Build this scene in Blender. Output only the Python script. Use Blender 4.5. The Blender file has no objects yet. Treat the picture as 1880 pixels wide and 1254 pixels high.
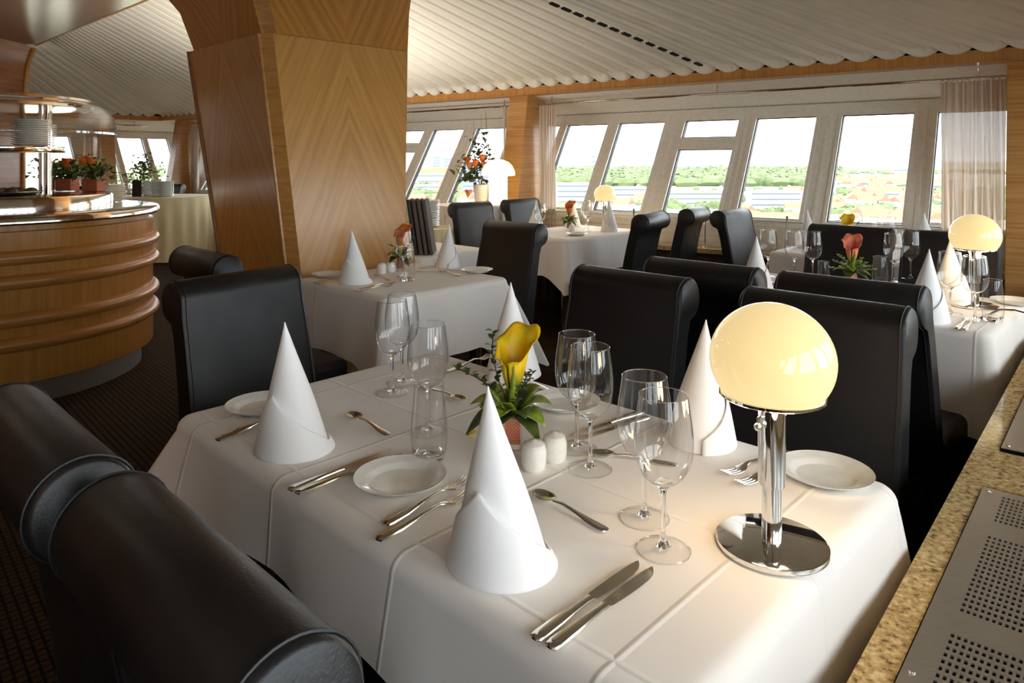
import bpy, math, random
from math import sin, cos, pi, sqrt, radians
from mathutils import Vector, Matrix
random.seed(7)
C = bpy.context.scene.collection
FPX = 1300.0; HZ = 293.0; EYE = 1.33
A = (0.6931, 0.7207); B = (0.7207, -0.6931)          # axes of the dining tables (plan)
def AB(a, b): return (a*A[0]+b*B[0], a*A[1]+b*B[1])
def on(px, py, z):                                     # measured spot of the photo on the level z
    y = (EYE-z)*FPX/(py-HZ); return ((px-940)/FPX*y, y)
TZ = 0.75
def T(px, py): return on(px, py, TZ)
AZ = math.atan2(A[1], A[0]); BZ = math.atan2(B[1], B[0])

# ------------------------------------------------------------------ materials
def rgb(r, g, b):
    def f(c):
        c /= 255.0
        return c/12.92 if c <= 0.04045 else ((c+0.055)/1.055)**2.4
    return (f(r), f(g), f(b), 1)
class NT:
    def __init__(s, name):
        s.m = bpy.data.materials.new(name); s.m.use_nodes = True
        s.t = s.m.node_tree; s.t.nodes.clear()
        s.out = s.n('ShaderNodeOutputMaterial')
    def n(s, typ, **kw):
        nd = s.t.nodes.new(typ)
        for k, v in kw.items():
            if hasattr(nd, k) and k not in ('Scale',): setattr(nd, k, v)
        return nd
    def l(s, a, b): s.t.links.new(a, b)
    def math(s, op, a, b=None, c=None):
        nd = s.n('ShaderNodeMath'); nd.operation = op
        for i, v in enumerate((a, b, c)):
            if v is None: continue
            if isinstance(v, (int, float)): nd.inputs[i].default_value = v
            else: s.l(v, nd.inputs[i])
        return nd.outputs[0]
    def coord(s, kind='Object', scale=(1,1,1), rot=(0,0,0), loc=(0,0,0)):
        tc = s.n('ShaderNodeTexCoord'); mp = s.n('ShaderNodeMapping')
        mp.inputs['Scale'].default_value = scale; mp.inputs['Rotation'].default_value = rot; mp.inputs['Location'].default_value = loc
        s.l(tc.outputs[kind], mp.inputs['Vector']); return mp.outputs[0]
    def noise(s, vec, scale=5, detail=4, rough=.5, dist=0):
        nd = s.n('ShaderNodeTexNoise'); nd.inputs['Scale'].default_value = scale
        nd.inputs['Detail'].default_value = detail; nd.inputs['Roughness'].default_value = rough
        nd.inputs['Distortion'].default_value = dist
        if vec is not None: s.l(vec, nd.inputs['Vector'])
        return nd.outputs['Fac']
    def ramp(s, fac, stops, interp='LINEAR'):
        nd = s.n('ShaderNodeValToRGB'); nd.color_ramp.interpolation = interp
        e = nd.color_ramp.elements
        while len(e) < len(stops): e.new(0.5)
        for i, (p, c) in enumerate(stops): e[i].position = p; e[i].color = c
        s.l(fac, nd.inputs[0]); return nd.outputs[0]
    def bump(s, h, strength=.3, dist=.01):
        nd = s.n('ShaderNodeBump'); nd.inputs['Strength'].default_value = strength; nd.inputs['Distance'].default_value = dist
        s.l(h, nd.inputs['Height']); return nd.outputs[0]
    def mix(s, fac, a, b, mode='MIX'):
        nd = s.n('ShaderNodeMix'); nd.data_type = 'RGBA'; nd.blend_type = mode
        for i, v in ((0, fac), (6, a), (7, b)):
            if isinstance(v, (int, float)): nd.inputs[i].default_value = v
            elif isinstance(v, tuple): nd.inputs[i].default_value = v
            else: s.l(v, nd.inputs[i])
        return nd.outputs[2]
    def pbr(s, col=None, rough=.5, metal=0, spec=.5, normal=None, **kw):
        p = s.n('ShaderNodeBsdfPrincipled')
        def put(k, v):
            if v is None: return
            if isinstance(v, (int, float, tuple)): p.inputs[k].default_value = v
            else: s.l(v, p.inputs[k])
        put('Base Color', col); put('Roughness', rough); put('Metallic', metal); put('Specular IOR Level', spec); put('Normal', normal)
        for k, v in kw.items(): put(k, v)
        s.l(p.outputs[0], s.out.inputs[0]); return p
MT = {}
def simple(key, col, rough=.5, metal=0, spec=.5, nz=None, **kw):
    t = NT(key)
    v = t.coord('Object'); f = t.noise(v, nz or 30, 3)
    c2 = tuple(min(1, x*.88) for x in col[:3])+(1,)
    cc = t.ramp(f, [(.3, c2), (.7, col)])
    t.pbr(cc, rough, metal, spec, **kw); MT[key] = t.m; return t.m

def make_cloth(key, col, crease=True, tr=False):
    t = NT(key); v = t.coord('Object')
    sx = t.n('ShaderNodeSeparateXYZ'); t.l(v, sx.inputs[0])
    big = t.noise(v, 3.5, 2, .5)
    fine = t.noise(t.coord('Object', (1, 1, 1)), 900, 2)
    h = t.math('MULTIPLY', big, 1.2)
    if crease:
        def pulse(o, off, per):
            w = t.noise(v, 2.2, 1); ww = t.math('MULTIPLY', t.math('SUBTRACT', w, .5), .012)
            p = t.math('PINGPONG', t.math('ADD', t.math('ADD', o, off+10*per), ww), per/2)
            mr = t.n('ShaderNodeMapRange'); mr.interpolation_type = 'SMOOTHSTEP'
            mr.inputs['From Min'].default_value = 0; mr.inputs['From Max'].default_value = .007
            mr.inputs['To Min'].default_value = 1; mr.inputs['To Max'].default_value = 0
            t.l(p, mr.inputs['Value']); return mr.outputs[0]
        c1 = pulse(sx.outputs[0], 0, .337); c2 = pulse(sx.outputs[1], .18, .36)
        cr = t.math('MAXIMUM', c1, c2)
        h = t.math('ADD', h, t.math('MULTIPLY', cr, .22))
    h = t.math('ADD', h, t.math('MULTIPLY', fine, .012))
    nb = t.bump(h, .55, .012)
    t.pbr(col, .85, 0, .2, nb, **{'Sheen Weight': .15}); MT[key] = t.m
make_cloth('tablecloth_linen', rgb(246, 241, 236))
make_cloth('napkin_linen', rgb(250, 249, 249), crease=False)
make_cloth('skirt_cloth', rgb(226, 214, 172), crease=False)

t = NT('black_leather'); v = t.coord('Object')
n1 = t.noise(v, 260, 3); n2 = t.noise(v, 9, 2)
t.pbr(t.ramp(n2, [(.3, rgb(17, 16, 17)), (.7, rgb(23, 22, 24))]), t.ramp(n2, [(.3, (.40,)*3+(1,)), (.7, (.48,)*3+(1,))]), 0, .5,
      t.bump(t.math('ADD', t.math('MULTIPLY', n1, .35), t.math('MULTIPLY', n2, 2.0)), .35, .003)); MT['leather'] = t.m
simple('leather_piping', rgb(24, 24, 26), .5)
simple('dark_wood_leg', rgb(30, 20, 14), .4)
simple('chrome', (.86, .86, .85, 1), .07, 1)
simple('chrome_warm', (.80, .76, .68, 1), .10, 1)
simple('silver', (.78, .74, .66, 1), .16, 1)
simple('steel', (.62, .60, .57, 1), .22, 1)
t = NT('brushed_steel'); v = t.coord('Object', (4, 120, 4)); f = t.noise(v, 8, 4)
t.pbr(t.ramp(f, [(.3, (.42, .40, .37, 1)), (.7, (.50, .48, .44, 1))]), .38, .85, .5, t.bump(f, .06, .002)); MT['brushed'] = t.m
simple('porcelain', rgb(244, 243, 236), .12, 0, .6)
simple('white_paint', rgb(241, 236, 224), .42)
simple('cove_paint', rgb(240, 234, 222), .6)
simple('gasket', rgb(45, 48, 52), .5)
simple('void_dark', rgb(14, 13, 12), .8)
simple('cladding', rgb(228, 220, 203), .5)
simple('shadow_wall', rgb(60, 42, 30), .7)  # even dark brown for the panelling below the ledges

def wood(key, c1, c2, c3, chev=None, stretch=(14, 14, 1.0), rough=.28, kind='Object', coat=.25, scale=1.6):
    t = NT(key)
    if chev is None:
        v = t.coord(kind, stretch)
    else:
        tc = t.n('ShaderNodeTexCoord'); s = t.n('ShaderNodeSeparateXYZ'); t.l(tc.outputs['UV'], s.inputs[0])
        ax = t.math('ABSOLUTE', s.outputs[0]); cb = t.n('ShaderNodeCombineXYZ')
        ca, sa = cos(chev), sin(chev)                          # grain runs along (cos, sin) in (|u|, v)
        al = t.math('ADD', t.math('MULTIPLY', ax, ca), t.math('MULTIPLY', s.outputs[1], sa))
        ac = t.math('SUBTRACT', t.math('MULTIPLY', s.outputs[1], ca), t.math('MULTIPLY', ax, sa))
        t.l(t.math('MULTIPLY', al, .9), cb.inputs[0]); t.l(t.math('MULTIPLY', ac, 24.0), cb.inputs[1])
        v = cb.outputs[0]
    f1 = t.noise(v, scale, 5, .55, .25)
    f2 = t.noise(v, scale*7, 3, .6)
    f = t.math('ADD', t.math('MULTIPLY', f1, .78), t.math('MULTIPLY', f2, .22))
    col = t.ramp(f, [(.30, c1), (.5, c2), (.70, c3)])
    t.pbr(col, rough, 0, .45, t.bump(f2, .05, .002), **{'Coat Weight': coat, 'Coat Roughness': .18}); MT[key] = t.m
W1, W2, W3 = rgb(176, 122, 58), rgb(196, 142, 72), rgb(208, 158, 86)
wood('veneer_low', W1, W2, W3, chev=math.atan2(-2.2, 1))
wood('veneer_up', rgb(154, 98, 38), rgb(186, 126, 54), rgb(204, 150, 72), chev=math.atan2(1.7, 1), scale=1.1)
wood('bar_wood', rgb(158, 108, 50), rgb(178, 126, 62), rgb(192, 142, 76), stretch=(26, 26, .7))
wood('bar_mould', rgb(148, 98, 44), rgb(168, 116, 56), rgb(182, 130, 68), stretch=(2, 2, 40), rough=.34, coat=.15)
wood('beam_wood', rgb(164, 110, 54), rgb(184, 128, 66), rgb(200, 146, 80), stretch=(30, 30, .8), rough=.38)
wood('post_wood', rgb(160, 108, 52), rgb(188, 136, 74), rgb(206, 156, 94), stretch=(1.2, 1.2, 45), rough=.4)
wood('core_wood', rgb(96, 54, 20), rgb(140, 84, 36), rgb(160, 102, 50), stretch=(2, 1.2, 22), rough=.3)
wood('soffit_wood', rgb(112, 88, 72), rgb(134, 110, 92), rgb(146, 122, 104), stretch=(1.0, 18, 4), rough=.22)
wood('trim_wood', rgb(160, 110, 56), rgb(186, 132, 68), rgb(200, 148, 82), stretch=(6, 6, 30), rough=.3)

t = NT('carpet'); v = t.coord('Object', (1, 1, 1), (0, 0, radians(2)))
br = t.n('ShaderNodeTexBrick'); br.inputs['Scale'].default_value = 9; br.inputs['Mortar Size'].default_value = .035
br.offset = .5; br.inputs['Color1'].default_value = rgb(70, 52, 32); br.inputs['Color2'].default_value = rgb(62, 46, 28); br.inputs['Mortar'].default_value = rgb(26, 16, 10)
t.l(t.coord('Object', (1, 1, 1), (0, 0, radians(47))), br.inputs['Vector'])
b2 = t.n('ShaderNodeTexBrick'); b2.inputs['Scale'].default_value = 9; b2.inputs['Mortar Size'].default_value = .035
b2.inputs['Color1'].default_value = (1,)*4; b2.inputs['Color2'].default_value = (1,)*4; b2.inputs['Mortar'].default_value = (.45, .35, .3, 1)
t.l(t.coord('Object', (1, 1, 1), (0, 0, radians(-43))), b2.inputs['Vector'])
f = t.noise(v, 700, 2)
col = t.mix(1.0, br.outputs[0], b2.outputs[0], 'MULTIPLY')
col = t.mix(.5, col, t.ramp(f, [(.3, (.2, .2, .2, 1)), (.7, (1, 1, 1, 1))]), 'MULTIPLY')
t.pbr(col, .95, 0, .1, t.bump(f, .4, .004)); MT['carpet'] = t.m

t = NT('granite'); v = t.coord('Object')
a = t.noise(v, 95, 4, .62); b = t.noise(v, 5, 3, .6, .8); c = t.noise(v, 160, 2)
col = t.ramp(a, [(.32, rgb(84, 72, 54)), (.43, rgb(168, 140, 94)), (.56, rgb(200, 172, 120)), (.68, rgb(218, 202, 166))])
gry = t.ramp(c, [(.35, rgb(60, 60, 58)), (.6, rgb(136, 134, 128))])
msk = t.ramp(b, [(.58, (0, 0, 0, 1)), (.66, (1, 1, 1, 1))])
t.pbr(t.mix(msk, col, gry), .08, 0, .6); MT['granite'] = t.m

def glassthin(key, tint, base=.05, edge=.75, pw=4.0, rough=0.0):
    t = NT(key); lw = t.n('ShaderNodeLayerWeight'); lw.inputs['Blend'].default_value = .5
    f = t.math('ADD', t.math('MULTIPLY', t.math('POWER', lw.outputs['Facing'], pw), edge), base)
    tr = t.n('ShaderNodeBsdfTransparent'); gl = t.n('ShaderNodeBsdfGlossy'); gl.inputs['Roughness'].default_value = rough
    g2 = t.ramp(lw.outputs['Facing'], [(.6, tint), (1.0, (tint[0]*.80, tint[1]*.81, tint[2]*.81, 1))])
    t.l(g2, tr.inputs[0])
    mx = t.n('ShaderNodeMixShader'); t.l(f, mx.inputs[0]); t.l(tr.outputs[0], mx.inputs[1]); t.l(gl.outputs[0], mx.inputs[2])
    t.l(mx.outputs[0], t.out.inputs[0]); MT[key] = t.m
glassthin('glass_thin', (.982, .985, .985, 1), .06, .8, 2.6)
glassthin('glass_foot', (.992, .994, .994, 1), .05, .5, 3.0)
glassthin('pane_glass', (.97, .985, .98, 1), .02, .4, 5.0)
t = NT('glass_solid'); t.pbr((.98, .99, .99, 1), .0, 0, .5, **{'Transmission Weight': 1.0, 'IOR': 1.45}); MT['glass_solid'] = t.m
t = NT('water_like'); t.pbr((.99, 1, .995, 1), .0, 0, .5, **{'Transmission Weight': 1.0, 'IOR': 1.33}); MT['water'] = t.m

t = NT('opal_shade'); lw = t.n('ShaderNodeLayerWeight'); lw.inputs['Blend'].default_value = .35
ec = t.ramp(lw.outputs['Facing'], [(0, (1.0, .74, .33, 1)), (1, (1.0, .78, .44, 1))])
t.pbr((.56, .43, .22, 1), .08, 0, .55, **{'Emission Color': ec, 'Emission Strength': .43}); MT['opal'] = t.m
t = NT('opal_bright'); t.pbr((.95, .85, .7, 1), .2, 0, .5, **{'Emission Color': (1, .80, .44, 1), 'Emission Strength': 1.0}); MT['opal_bright'] = t.m

t = NT('curtain_fabric'); tc = t.n('ShaderNodeTexCoord'); s = t.n('ShaderNodeSeparateXYZ'); t.l(tc.outputs['UV'], s.inputs[0])
w = t.math('FRACT', t.math('MULTIPLY', s.outputs[0], 7.0))
col = t.ramp(w, [(0, rgb(226, 208, 186)), (.35, rgb(208, 190, 172)), (.48, rgb(250, 249, 246)), (.58, rgb(212, 182, 146)), (.8, rgb(232, 220, 208))])
df = t.n('ShaderNodeBsdfDiffuse'); tl = t.n('ShaderNodeBsdfTranslucent'); t.l(col, df.inputs[0]); t.l(col, tl.inputs[0])
mx = t.n('ShaderNodeMixShader'); mx.inputs[0].default_value = .38; t.l(df.outputs[0], mx.inputs[1]); t.l(tl.outputs[0], mx.inputs[2])
tp = t.n('ShaderNodeBsdfTransparent'); m2 = t.n('ShaderNodeMixShader'); m2.inputs[0].default_value = .04; t.l(mx.outputs[0], m2.inputs[1]); t.l(tp.outputs[0], m2.inputs[2])
t.l(m2.outputs[0], t.out.inputs[0]); MT['curtain'] = t.m

t = NT('ceiling_paint'); f = t.noise(t.coord('Object'), 4, 3)
t.pbr(t.ramp(f, [(.3, rgb(228, 222, 205)), (.7, rgb(234, 228, 212))]), .62, 0, .3); MT['ceil'] = t.m
def leafm(key, c1, c2, rough=.4):
    t = NT(key); f = t.noise(t.coord('Object'), 40, 3)
    t.pbr(t.ramp(f, [(.3, c1), (.7, c2)]), rough, 0, .5); MT[key] = t.m
leafm('leaf_green', rgb(96, 122, 34), rgb(160, 178, 66))
leafm('leaf_dark', rgb(48, 62, 28), rgb(84, 100, 44))
leafm('twig_brown', rgb(66, 52, 34), rgb(98, 84, 50))
def petalm(key, base, c1, c2):
    t = NT(key); sx = t.n('ShaderNodeSeparateXYZ'); t.l(t.coord('Generated'), sx.inputs[0])
    f = t.noise(t.coord('Object', (60, 60, 12)), 1.0, 3); p = t.ramp(f, [(.35, c1), (.65, c2)])
    g = t.math('ADD', sx.outputs[2], t.math('MULTIPLY', t.math('SUBTRACT', f, .5), .4))
    k = t.ramp(g, [(.18, (1, 1, 1, 1)), (.5, (0, 0, 0, 1))]); t.pbr(t.mix(k, p, base), .42, 0, .4, **{'Subsurface Weight': .15, 'Subsurface Radius': (.01, .006, .002)}); MT[key] = t.m
petalm('petal_yellow', rgb(120, 140, 30), rgb(246, 190, 20), rgb(252, 226, 40))
petalm('petal_pink', rgb(160, 170, 60), rgb(214, 90, 70), rgb(240, 160, 124))
petalm('petal_orange', rgb(190, 130, 50), rgb(206, 98, 40), rgb(236, 142, 70))
leafm('terracotta', rgb(142, 70, 44), rgb(164, 88, 56), .7)
leafm('yellow_green', rgb(178, 176, 40), rgb(216, 210, 60), .5)
t = NT('orange_mesh'); ch = t.n('ShaderNodeTexBrick'); ch.inputs['Scale'].default_value = 70; ch.inputs['Mortar Size'].default_value = .03
ch.inputs['Color1'].default_value = rgb(226, 98, 52); ch.inputs['Color2'].default_value = rgb(214, 86, 44); ch.inputs['Mortar'].default_value = rgb(240, 190, 160)
t.l(t.coord('Object', (1, 1, 1), (radians(90), 0, 0)), ch.inputs['Vector']); t.pbr(ch.outputs[0], .3); MT['orange_mesh'] = t.m
simple('menu_black', rgb(44, 40, 40), .55)
simple('grey_fabric', rgb(92, 84, 78), .8)
# outdoors
leafm('foliage_far', rgb(62, 76, 44), rgb(92, 106, 66), .9)
leafm('foliage_far_pale', rgb(90, 110, 70), rgb(120, 138, 92), .9)
simple('roof_red', rgb(150, 92, 70), .9); simple('roof_grey', rgb(120, 118, 116), .9)
simple('render_white', rgb(176, 172, 166), .9); simple('render_cream', rgb(160, 150, 134), .9)
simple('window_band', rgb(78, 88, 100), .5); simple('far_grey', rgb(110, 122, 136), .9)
t = NT('city_ground'); v = t.coord('Object'); a = t.noise(v, .004, 6, .7); b = t.noise(v, .03, 4, .7)
c1 = t.ramp(a, [(.42, rgb(120, 136, 92)), (.5, rgb(176, 172, 160)), (.58, rgb(176, 146, 130))])
t.pbr(t.mix(.5, c1, t.ramp(b, [(.35, rgb(118, 132, 92)), (.55, rgb(186, 182, 172)), (.7, rgb(178, 150, 134))])), .95, 0, .1); MT['ground'] = t.m

# ------------------------------------------------------------------ mesh collector
class M:
    def __init__(s): s.v = []; s.f = []; s.uv = None
    def add(s, vs, fs):
        o = len(s.v); s.v += [tuple(p) for p in vs]; s.f += [tuple(i+o for i in f) for f in fs]; return s
    def box(s, x0, x1, y0, y1, z0, z1, mp=None):
        vs = [(x, y, z) for z in (z0, z1) for y in (y0, y1) for x in (x0, x1)]
        if mp: vs = [mp(*p) for p in vs]
        return s.add(vs, [(0, 2, 3, 1), (4, 5, 7, 6), (0, 1, 5, 4), (2, 6, 7, 3), (0, 4, 6, 2), (1, 3, 7, 5)])
    def lathe(s, prof, seg=32, c=(0, 0, 0), closed=False):
        vs = []; fs = []; n = len(prof)
        for i in range(seg):
            a = 2*pi*i/seg
            for r, z in prof: vs.append((c[0]+r*cos(a), c[1]+r*sin(a), c[2]+z))
        for i in range(seg):
            j = (i+1) % seg
            for k in range(n-1 if not closed else n):
                k2 = (k+1) % n
                fs.append((i*n+k, j*n+k, j*n+k2, i*n+k2))
        return s.add(vs, fs)
    def tube(s, pts, r, seg=8, caps=True):
        pts = [Vector(p) for p in pts]; n = len(pts); vs = []; fs = []
        rs = r if isinstance(r, (list, tuple)) else [r]*n
        up = Vector((0, 0, 1)); px = None
        for i, p in enumerate(pts):
            d = (pts[min(i+1, n-1)]-pts[max(i-1, 0)]).normalized()
            if px is None:
                px = d.cross(up)
                if px.length < 1e-3: px = d.cross(Vector((1, 0, 0)))
            px = (px-d*px.dot(d)).normalized(); q = d.cross(px)
            for k in range(seg):
                a = 2*pi*k/seg; vs.append(p+px*cos(a)*rs[i]+q*sin(a)*rs[i])
        for i in range(n-1):
            for k in range(seg):
                k2 = (k+1) % seg; fs.append((i*seg+k, i*seg+k2, (i+1)*seg+k2, (i+1)*seg+k))
        if caps: fs.append(tuple(range(seg))[::-1]); fs.append(tuple((n-1)*seg+k for k in range(seg)))
        return s.add(vs, fs)
    def prism(s, poly, z0, z1, mp=None):
        n = len(poly); vs = [(x, y, z0) for x, y in poly]+[(x, y, z1) for x, y in poly]
        if mp: vs = [mp(*p) for p in vs]
        fs = [tuple(range(n))[::-1], tuple(range(n, 2*n))]+[(i, (i+1) % n, n+(i+1) % n, n+i) for i in range(n)]
        return s.add(vs, fs)
    def grid(s, fn, nu, nv, closeu=False):
        vs = [fn(i/nu, j/nv) for i in range(nu+(0 if closeu else 1)) for j in range(nv+1)]
        w = nv+1; fs = []; m = nu+(0 if closeu else 1)
        for i in range(nu):
            i2 = (i+1) % m
            for j in range(nv): fs.append((i*w+j, i2*w+j, i2*w+j+1, i*w+j+1))
        return s.add(vs, fs)
    def sphere(s, c, r, u=12, v=8, sc=(1, 1, 1)):
        prof = [(r*sin(pi*k/v), -r*cos(pi*k/v)) for k in range(v+1)]
        o = len(s.v); s.lathe(prof, u)
        for i in range(o, len(s.v)):
            x, y, z = s.v[i]; s.v[i] = (c[0]+x*sc[0], c[1]+y*sc[1], c[2]+z*sc[2])
        return s
    def build(s, name, mat, parent=None, smooth=True, bevel=0, seg=2, sub=0, solid=0, auto=35, weld=True, uv=None):
        me = bpy.data.meshes.new(name); me.from_pydata(s.v, [], s.f); me.update()
        if uv is not None:
            ul = me.uv_layers.new(name='UVMap')
            for lp in me.loops: ul.data[lp.index].uv = uv[lp.vertex_index]
        import bmesh
        bm = bmesh.new(); bm.from_mesh(me)
        if weld: bmesh.ops.remove_doubles(bm, verts=bm.verts, dist=1e-6)
        bmesh.ops.recalc_face_normals(bm, faces=bm.faces)
        for f in bm.faces: f.smooth = smooth
        if smooth and auto:
            ca = radians(auto)
            for e in bm.edges:
                if len(e.link_faces) == 2 and e.calc_face_angle(0) > ca: e.smooth = False
        bm.to_mesh(me); bm.free()
        me.materials.append(MT[mat] if isinstance(mat, str) else mat)
        o = bpy.data.objects.new(name, me); C.objects.link(o)
        if parent: o.parent = parent
        if solid:
            m = o.modifiers.new('s', 'SOLIDIFY'); m.thickness = solid; m.offset = 0
        if bevel:
            m = o.modifiers.new('b', 'BEVEL'); m.width = bevel; m.segments = seg; m.limit_method = 'ANGLE'; m.angle_limit = radians(40)
            if smooth: m.harden_normals = False
        if sub:
            m = o.modifiers.new('u', 'SUBSURF'); m.levels = sub; m.render_levels = sub
        return o
def tag(o, label=None, cat=None, group=None, kind=None):
    if label: o['label'] = label
    if cat: o['category'] = cat
    if group: o['group'] = group
    if kind: o['kind'] = kind
    return o
def empty(name, loc=(0, 0, 0), rz=0):
    o = bpy.data.objects.new(name, None); C.objects.link(o); o.location = loc; o.rotation_euler = (0, 0, rz); o.empty_display_size = .05
    return o
def dup(root, loc, rz, label=None, group=None, sc=None):
    r = root.copy(); C.objects.link(r); r.location = loc; r.rotation_euler = (0, 0, rz)
    if sc: r.scale = (sc, sc, sc)
    if label: r['label'] = label
    if group: r['group'] = group
    for ch in list(root.children):
        c = ch.copy(); C.objects.link(c); c.parent = r
        for g in list(ch.children):
            d = g.copy(); C.objects.link(d); d.parent = c
    return r
class Proto:
    """first placement moves the original, later ones copy it"""
    def __init__(s, root): s.r = root; s.used = False
    def put(s, loc, rz, label, group=None, sc=None):
        if not s.used:
            s.used = True; o = s.r; o.location = loc; o.rotation_euler = (0, 0, rz)
            if sc: o.scale = (sc, sc, sc)
            o['label'] = label
            if group: o['group'] = group
            return o
        return dup(s.r, loc, rz, label, group, sc or 1.0)
def struct(o, label, cat=None):
    o['kind'] = 'structure'; o['label'] = label; o['category'] = cat or o.name.split('_')[0]; return o
SKY = 4.2; SUNE = 4.5; EXPO = 0.84
HAZE = .000012
UPC = (1, .95, .89)
UP = [(-2.3, -2.0, 1.3, 42, 'unseen chrome fill lamp added behind the viewpoint'), (-3.4, -.8, 1.3, 12, 'unseen chrome fill lamp added left of the viewpoint'), (-1.42, 5.9, .95, 10, 'unseen chrome fill lamp added behind the veneered pillar, nearer the windows'), (-2.3, 6.6, .95, 18, 'unseen chrome fill lamp added behind the veneered pillar, left'), (-1.55, 5.0, .95, 7, 'unseen chrome fill lamp added close behind the veneered pillar')]  # added lamps, kept out of view, that brighten the dark ceiling
DOWN = [(-2.2, 5.0, 2.64, 2, 'ceiling light above the buffet bar, right'), (-4.2, 5.6, 2.64, 3, 'ceiling light above the buffet bar, far'), (-3.6, 3.0, 2.64, 2, 'ceiling light above the buffet bar, near'), (-2.6, .6, 2.64, .5, 'ceiling light above the aisle')]
# ------------------------------------------------------------------ the room
N1 = (.621, .784); D1 = (.784, -.621)                  # far window wall: outward, along
NP = 5.38                                              # its ledge front lies at n.P = 5.38
def FW(D, off, z, q=0): return (N1[0]*(NP+off)+D1[0]*D, N1[1]*(NP+off)+D1[1]*D, z)
C0 = FW(-11.54, 0, 0)
G2 = (-.621, -.784); M2 = (-.784, .621)                # left window wall
def LW(s, off, z): return (C0[0]+G2[0]*s+M2[0]*off, C0[1]+G2[1]*s+M2[1]*off, z)
S3 = (.658, .753); L3 = (.753, -.658)                  # near right window wall (mostly out of frame)
def RW(s, l, z): return (S3[0]*s+L3[0]*l, S3[1]*s+L3[1]*l, z)
def lean(z): return .35+.6*(z-.854)

# floor, walls behind the camera and by the core
o = M().box(-16, 9, -4.5, 15, -.06, 0).build('floor', 'carpet', smooth=False); struct(o, 'dark brown carpet with a woven zigzag line pattern', 'floor')
m = M().box(-8.2, 0, -3.75, -3.68, 0, 3.5)
struct(m.build('wall_back', 'core_wood', smooth=False), 'dark wooden wall added behind the viewpoint to cut light', 'wall')  # unseen wall, added to darken the foreground and the pillar's left side

# core wall at left with its flared top
prof = [(-5.75, 0), (-5.75, 1.6), (-5.747, 1.92), (-5.734, 2.15), (-5.71, 2.37), (-5.685, 2.48), (-5.65, 2.57), (-5.61, 2.66)]
m = M(); n = len(prof)
poly = [(-8.2, 0)]+prof+[(-8.2, 2.66)]
vs = [(x, 8.31, z) for x, z in poly]+[(x, -3.6, z) for x, z in poly]; k = len(poly)
m.add(vs, [tuple(range(k)), tuple(range(k, 2*k))[::-1]]+[(i, i+k, (i+1) % k+k, (i+1) % k) for i in range(k)])
o = m.build('wall_left', 'core_wood'); struct(o, 'dark veneered core wall curving up into the ceiling', 'wall')
m = M().tube([(x+.01, 8.32, z) for x, z in prof], .022, 8)
struct(m.build('trim_1', 'trim_wood'), 'pale wooden edge strip on the curved core wall', 'trim')
# veneered soffit
so = [(-5.61, 8.31), (-3.04, 5.90), (-1.4, 4.35), (-.9, 3.4), (-1.2, 1.5), (-2.2, -1.0), (-2.6, -3.6), (-8, -3.6), (-8, 8.31)]
m = M().prism(so, 2.66, 2.70); struct(m.build('ceiling_soffit', 'soffit_wood', smooth=False), 'glossy veneered ceiling panel above the buffet bar', 'ceiling')
m = M().tube([(x, y, 2.67) for x, y in so[:3]], .018, 8); struct(m.build('trim_2', 'trim_wood'), 'thin rail along the edge of the veneered ceiling', 'trim')

# ribbed ceiling: ribs fan out from the core to the window beam
CR = Vector((-3.08, 2.60, 3.32)); CL = Vector((-4.95, 4.0, 3.52))
path = []                                              # outer edge polyline as (x, y, weight)
def seg_pts(fn, s0, s1, n, w):
    for i in range(n):
        s = s0+(s1-s0)*i/n; x, y, _ = fn(s); path.append((x, y, w(s)))
SUBD = 14; SP = .19
nr = 40; seg_pts(lambda s: RW(s, .06, 0), 5.25-nr*SP, 5.25, nr*SUBD, lambda s: 0)
n1 = round((.45+11.54)/SP)
seg_pts(lambda s: FW(s, .06, 0), .45, -11.54, n1*SUBD, lambda s: min(1, max(0, (-s-4.5)/4.5)))
n2 = 26; seg_pts(lambda s: LW(s, .06, 0), 0, n2*SP, n2*SUBD, lambda s: 1)
m = M(); vs = []
dists = [0, .006, .014, .024, .036, .05, .066, .084, .104, .13, .17, .25, .45, .8, 1.2, 1.7, 2.2, 2.8, 3.4]
for i, (x, y, w) in enumerate(path):
    c = CR.lerp(CL, w); o3 = Vector((x, y, 2.068)); f = (i % SUBD)/SUBD
    lobe = 1-abs(2*f-1)**2.4; xx = abs(2*f-1)/.80; L = (c-o3).length; Rr = .11
    for ds in dists:
        p = o3.lerp(c, ds/L); nar = 1-ds/L
        e = max(0, (Rr-max(0, ds-.018))/Rr); rho = sqrt(xx*xx+e*e) if ds > .018 else 2
        tt = min(1, max(0, (1.05-rho)/.35)); tt = tt*tt*(3-2*tt)
        fade = max(.0, 1-ds/1.2)
        p.z += -.050*lobe*(.45+.55*fade)*(.5+.5*nar)+.050*tt*(.55+.45*fade)*(.4+.6*nar)
        vs.append(tuple(p))
w_ = len(dists); fs = [(i*w_+j, (i+1)*w_+j, (i+1)*w_+j+1, i*w_+j+1) for i in range(len(path)-1) for j in range(w_-1)]
m.add(vs, fs); o = m.build('ceiling', 'ceil', weld=False, auto=70, solid=.008); struct(o, 'cream ribbed ceiling whose ribs fan out to the windows', 'ceiling')
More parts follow.
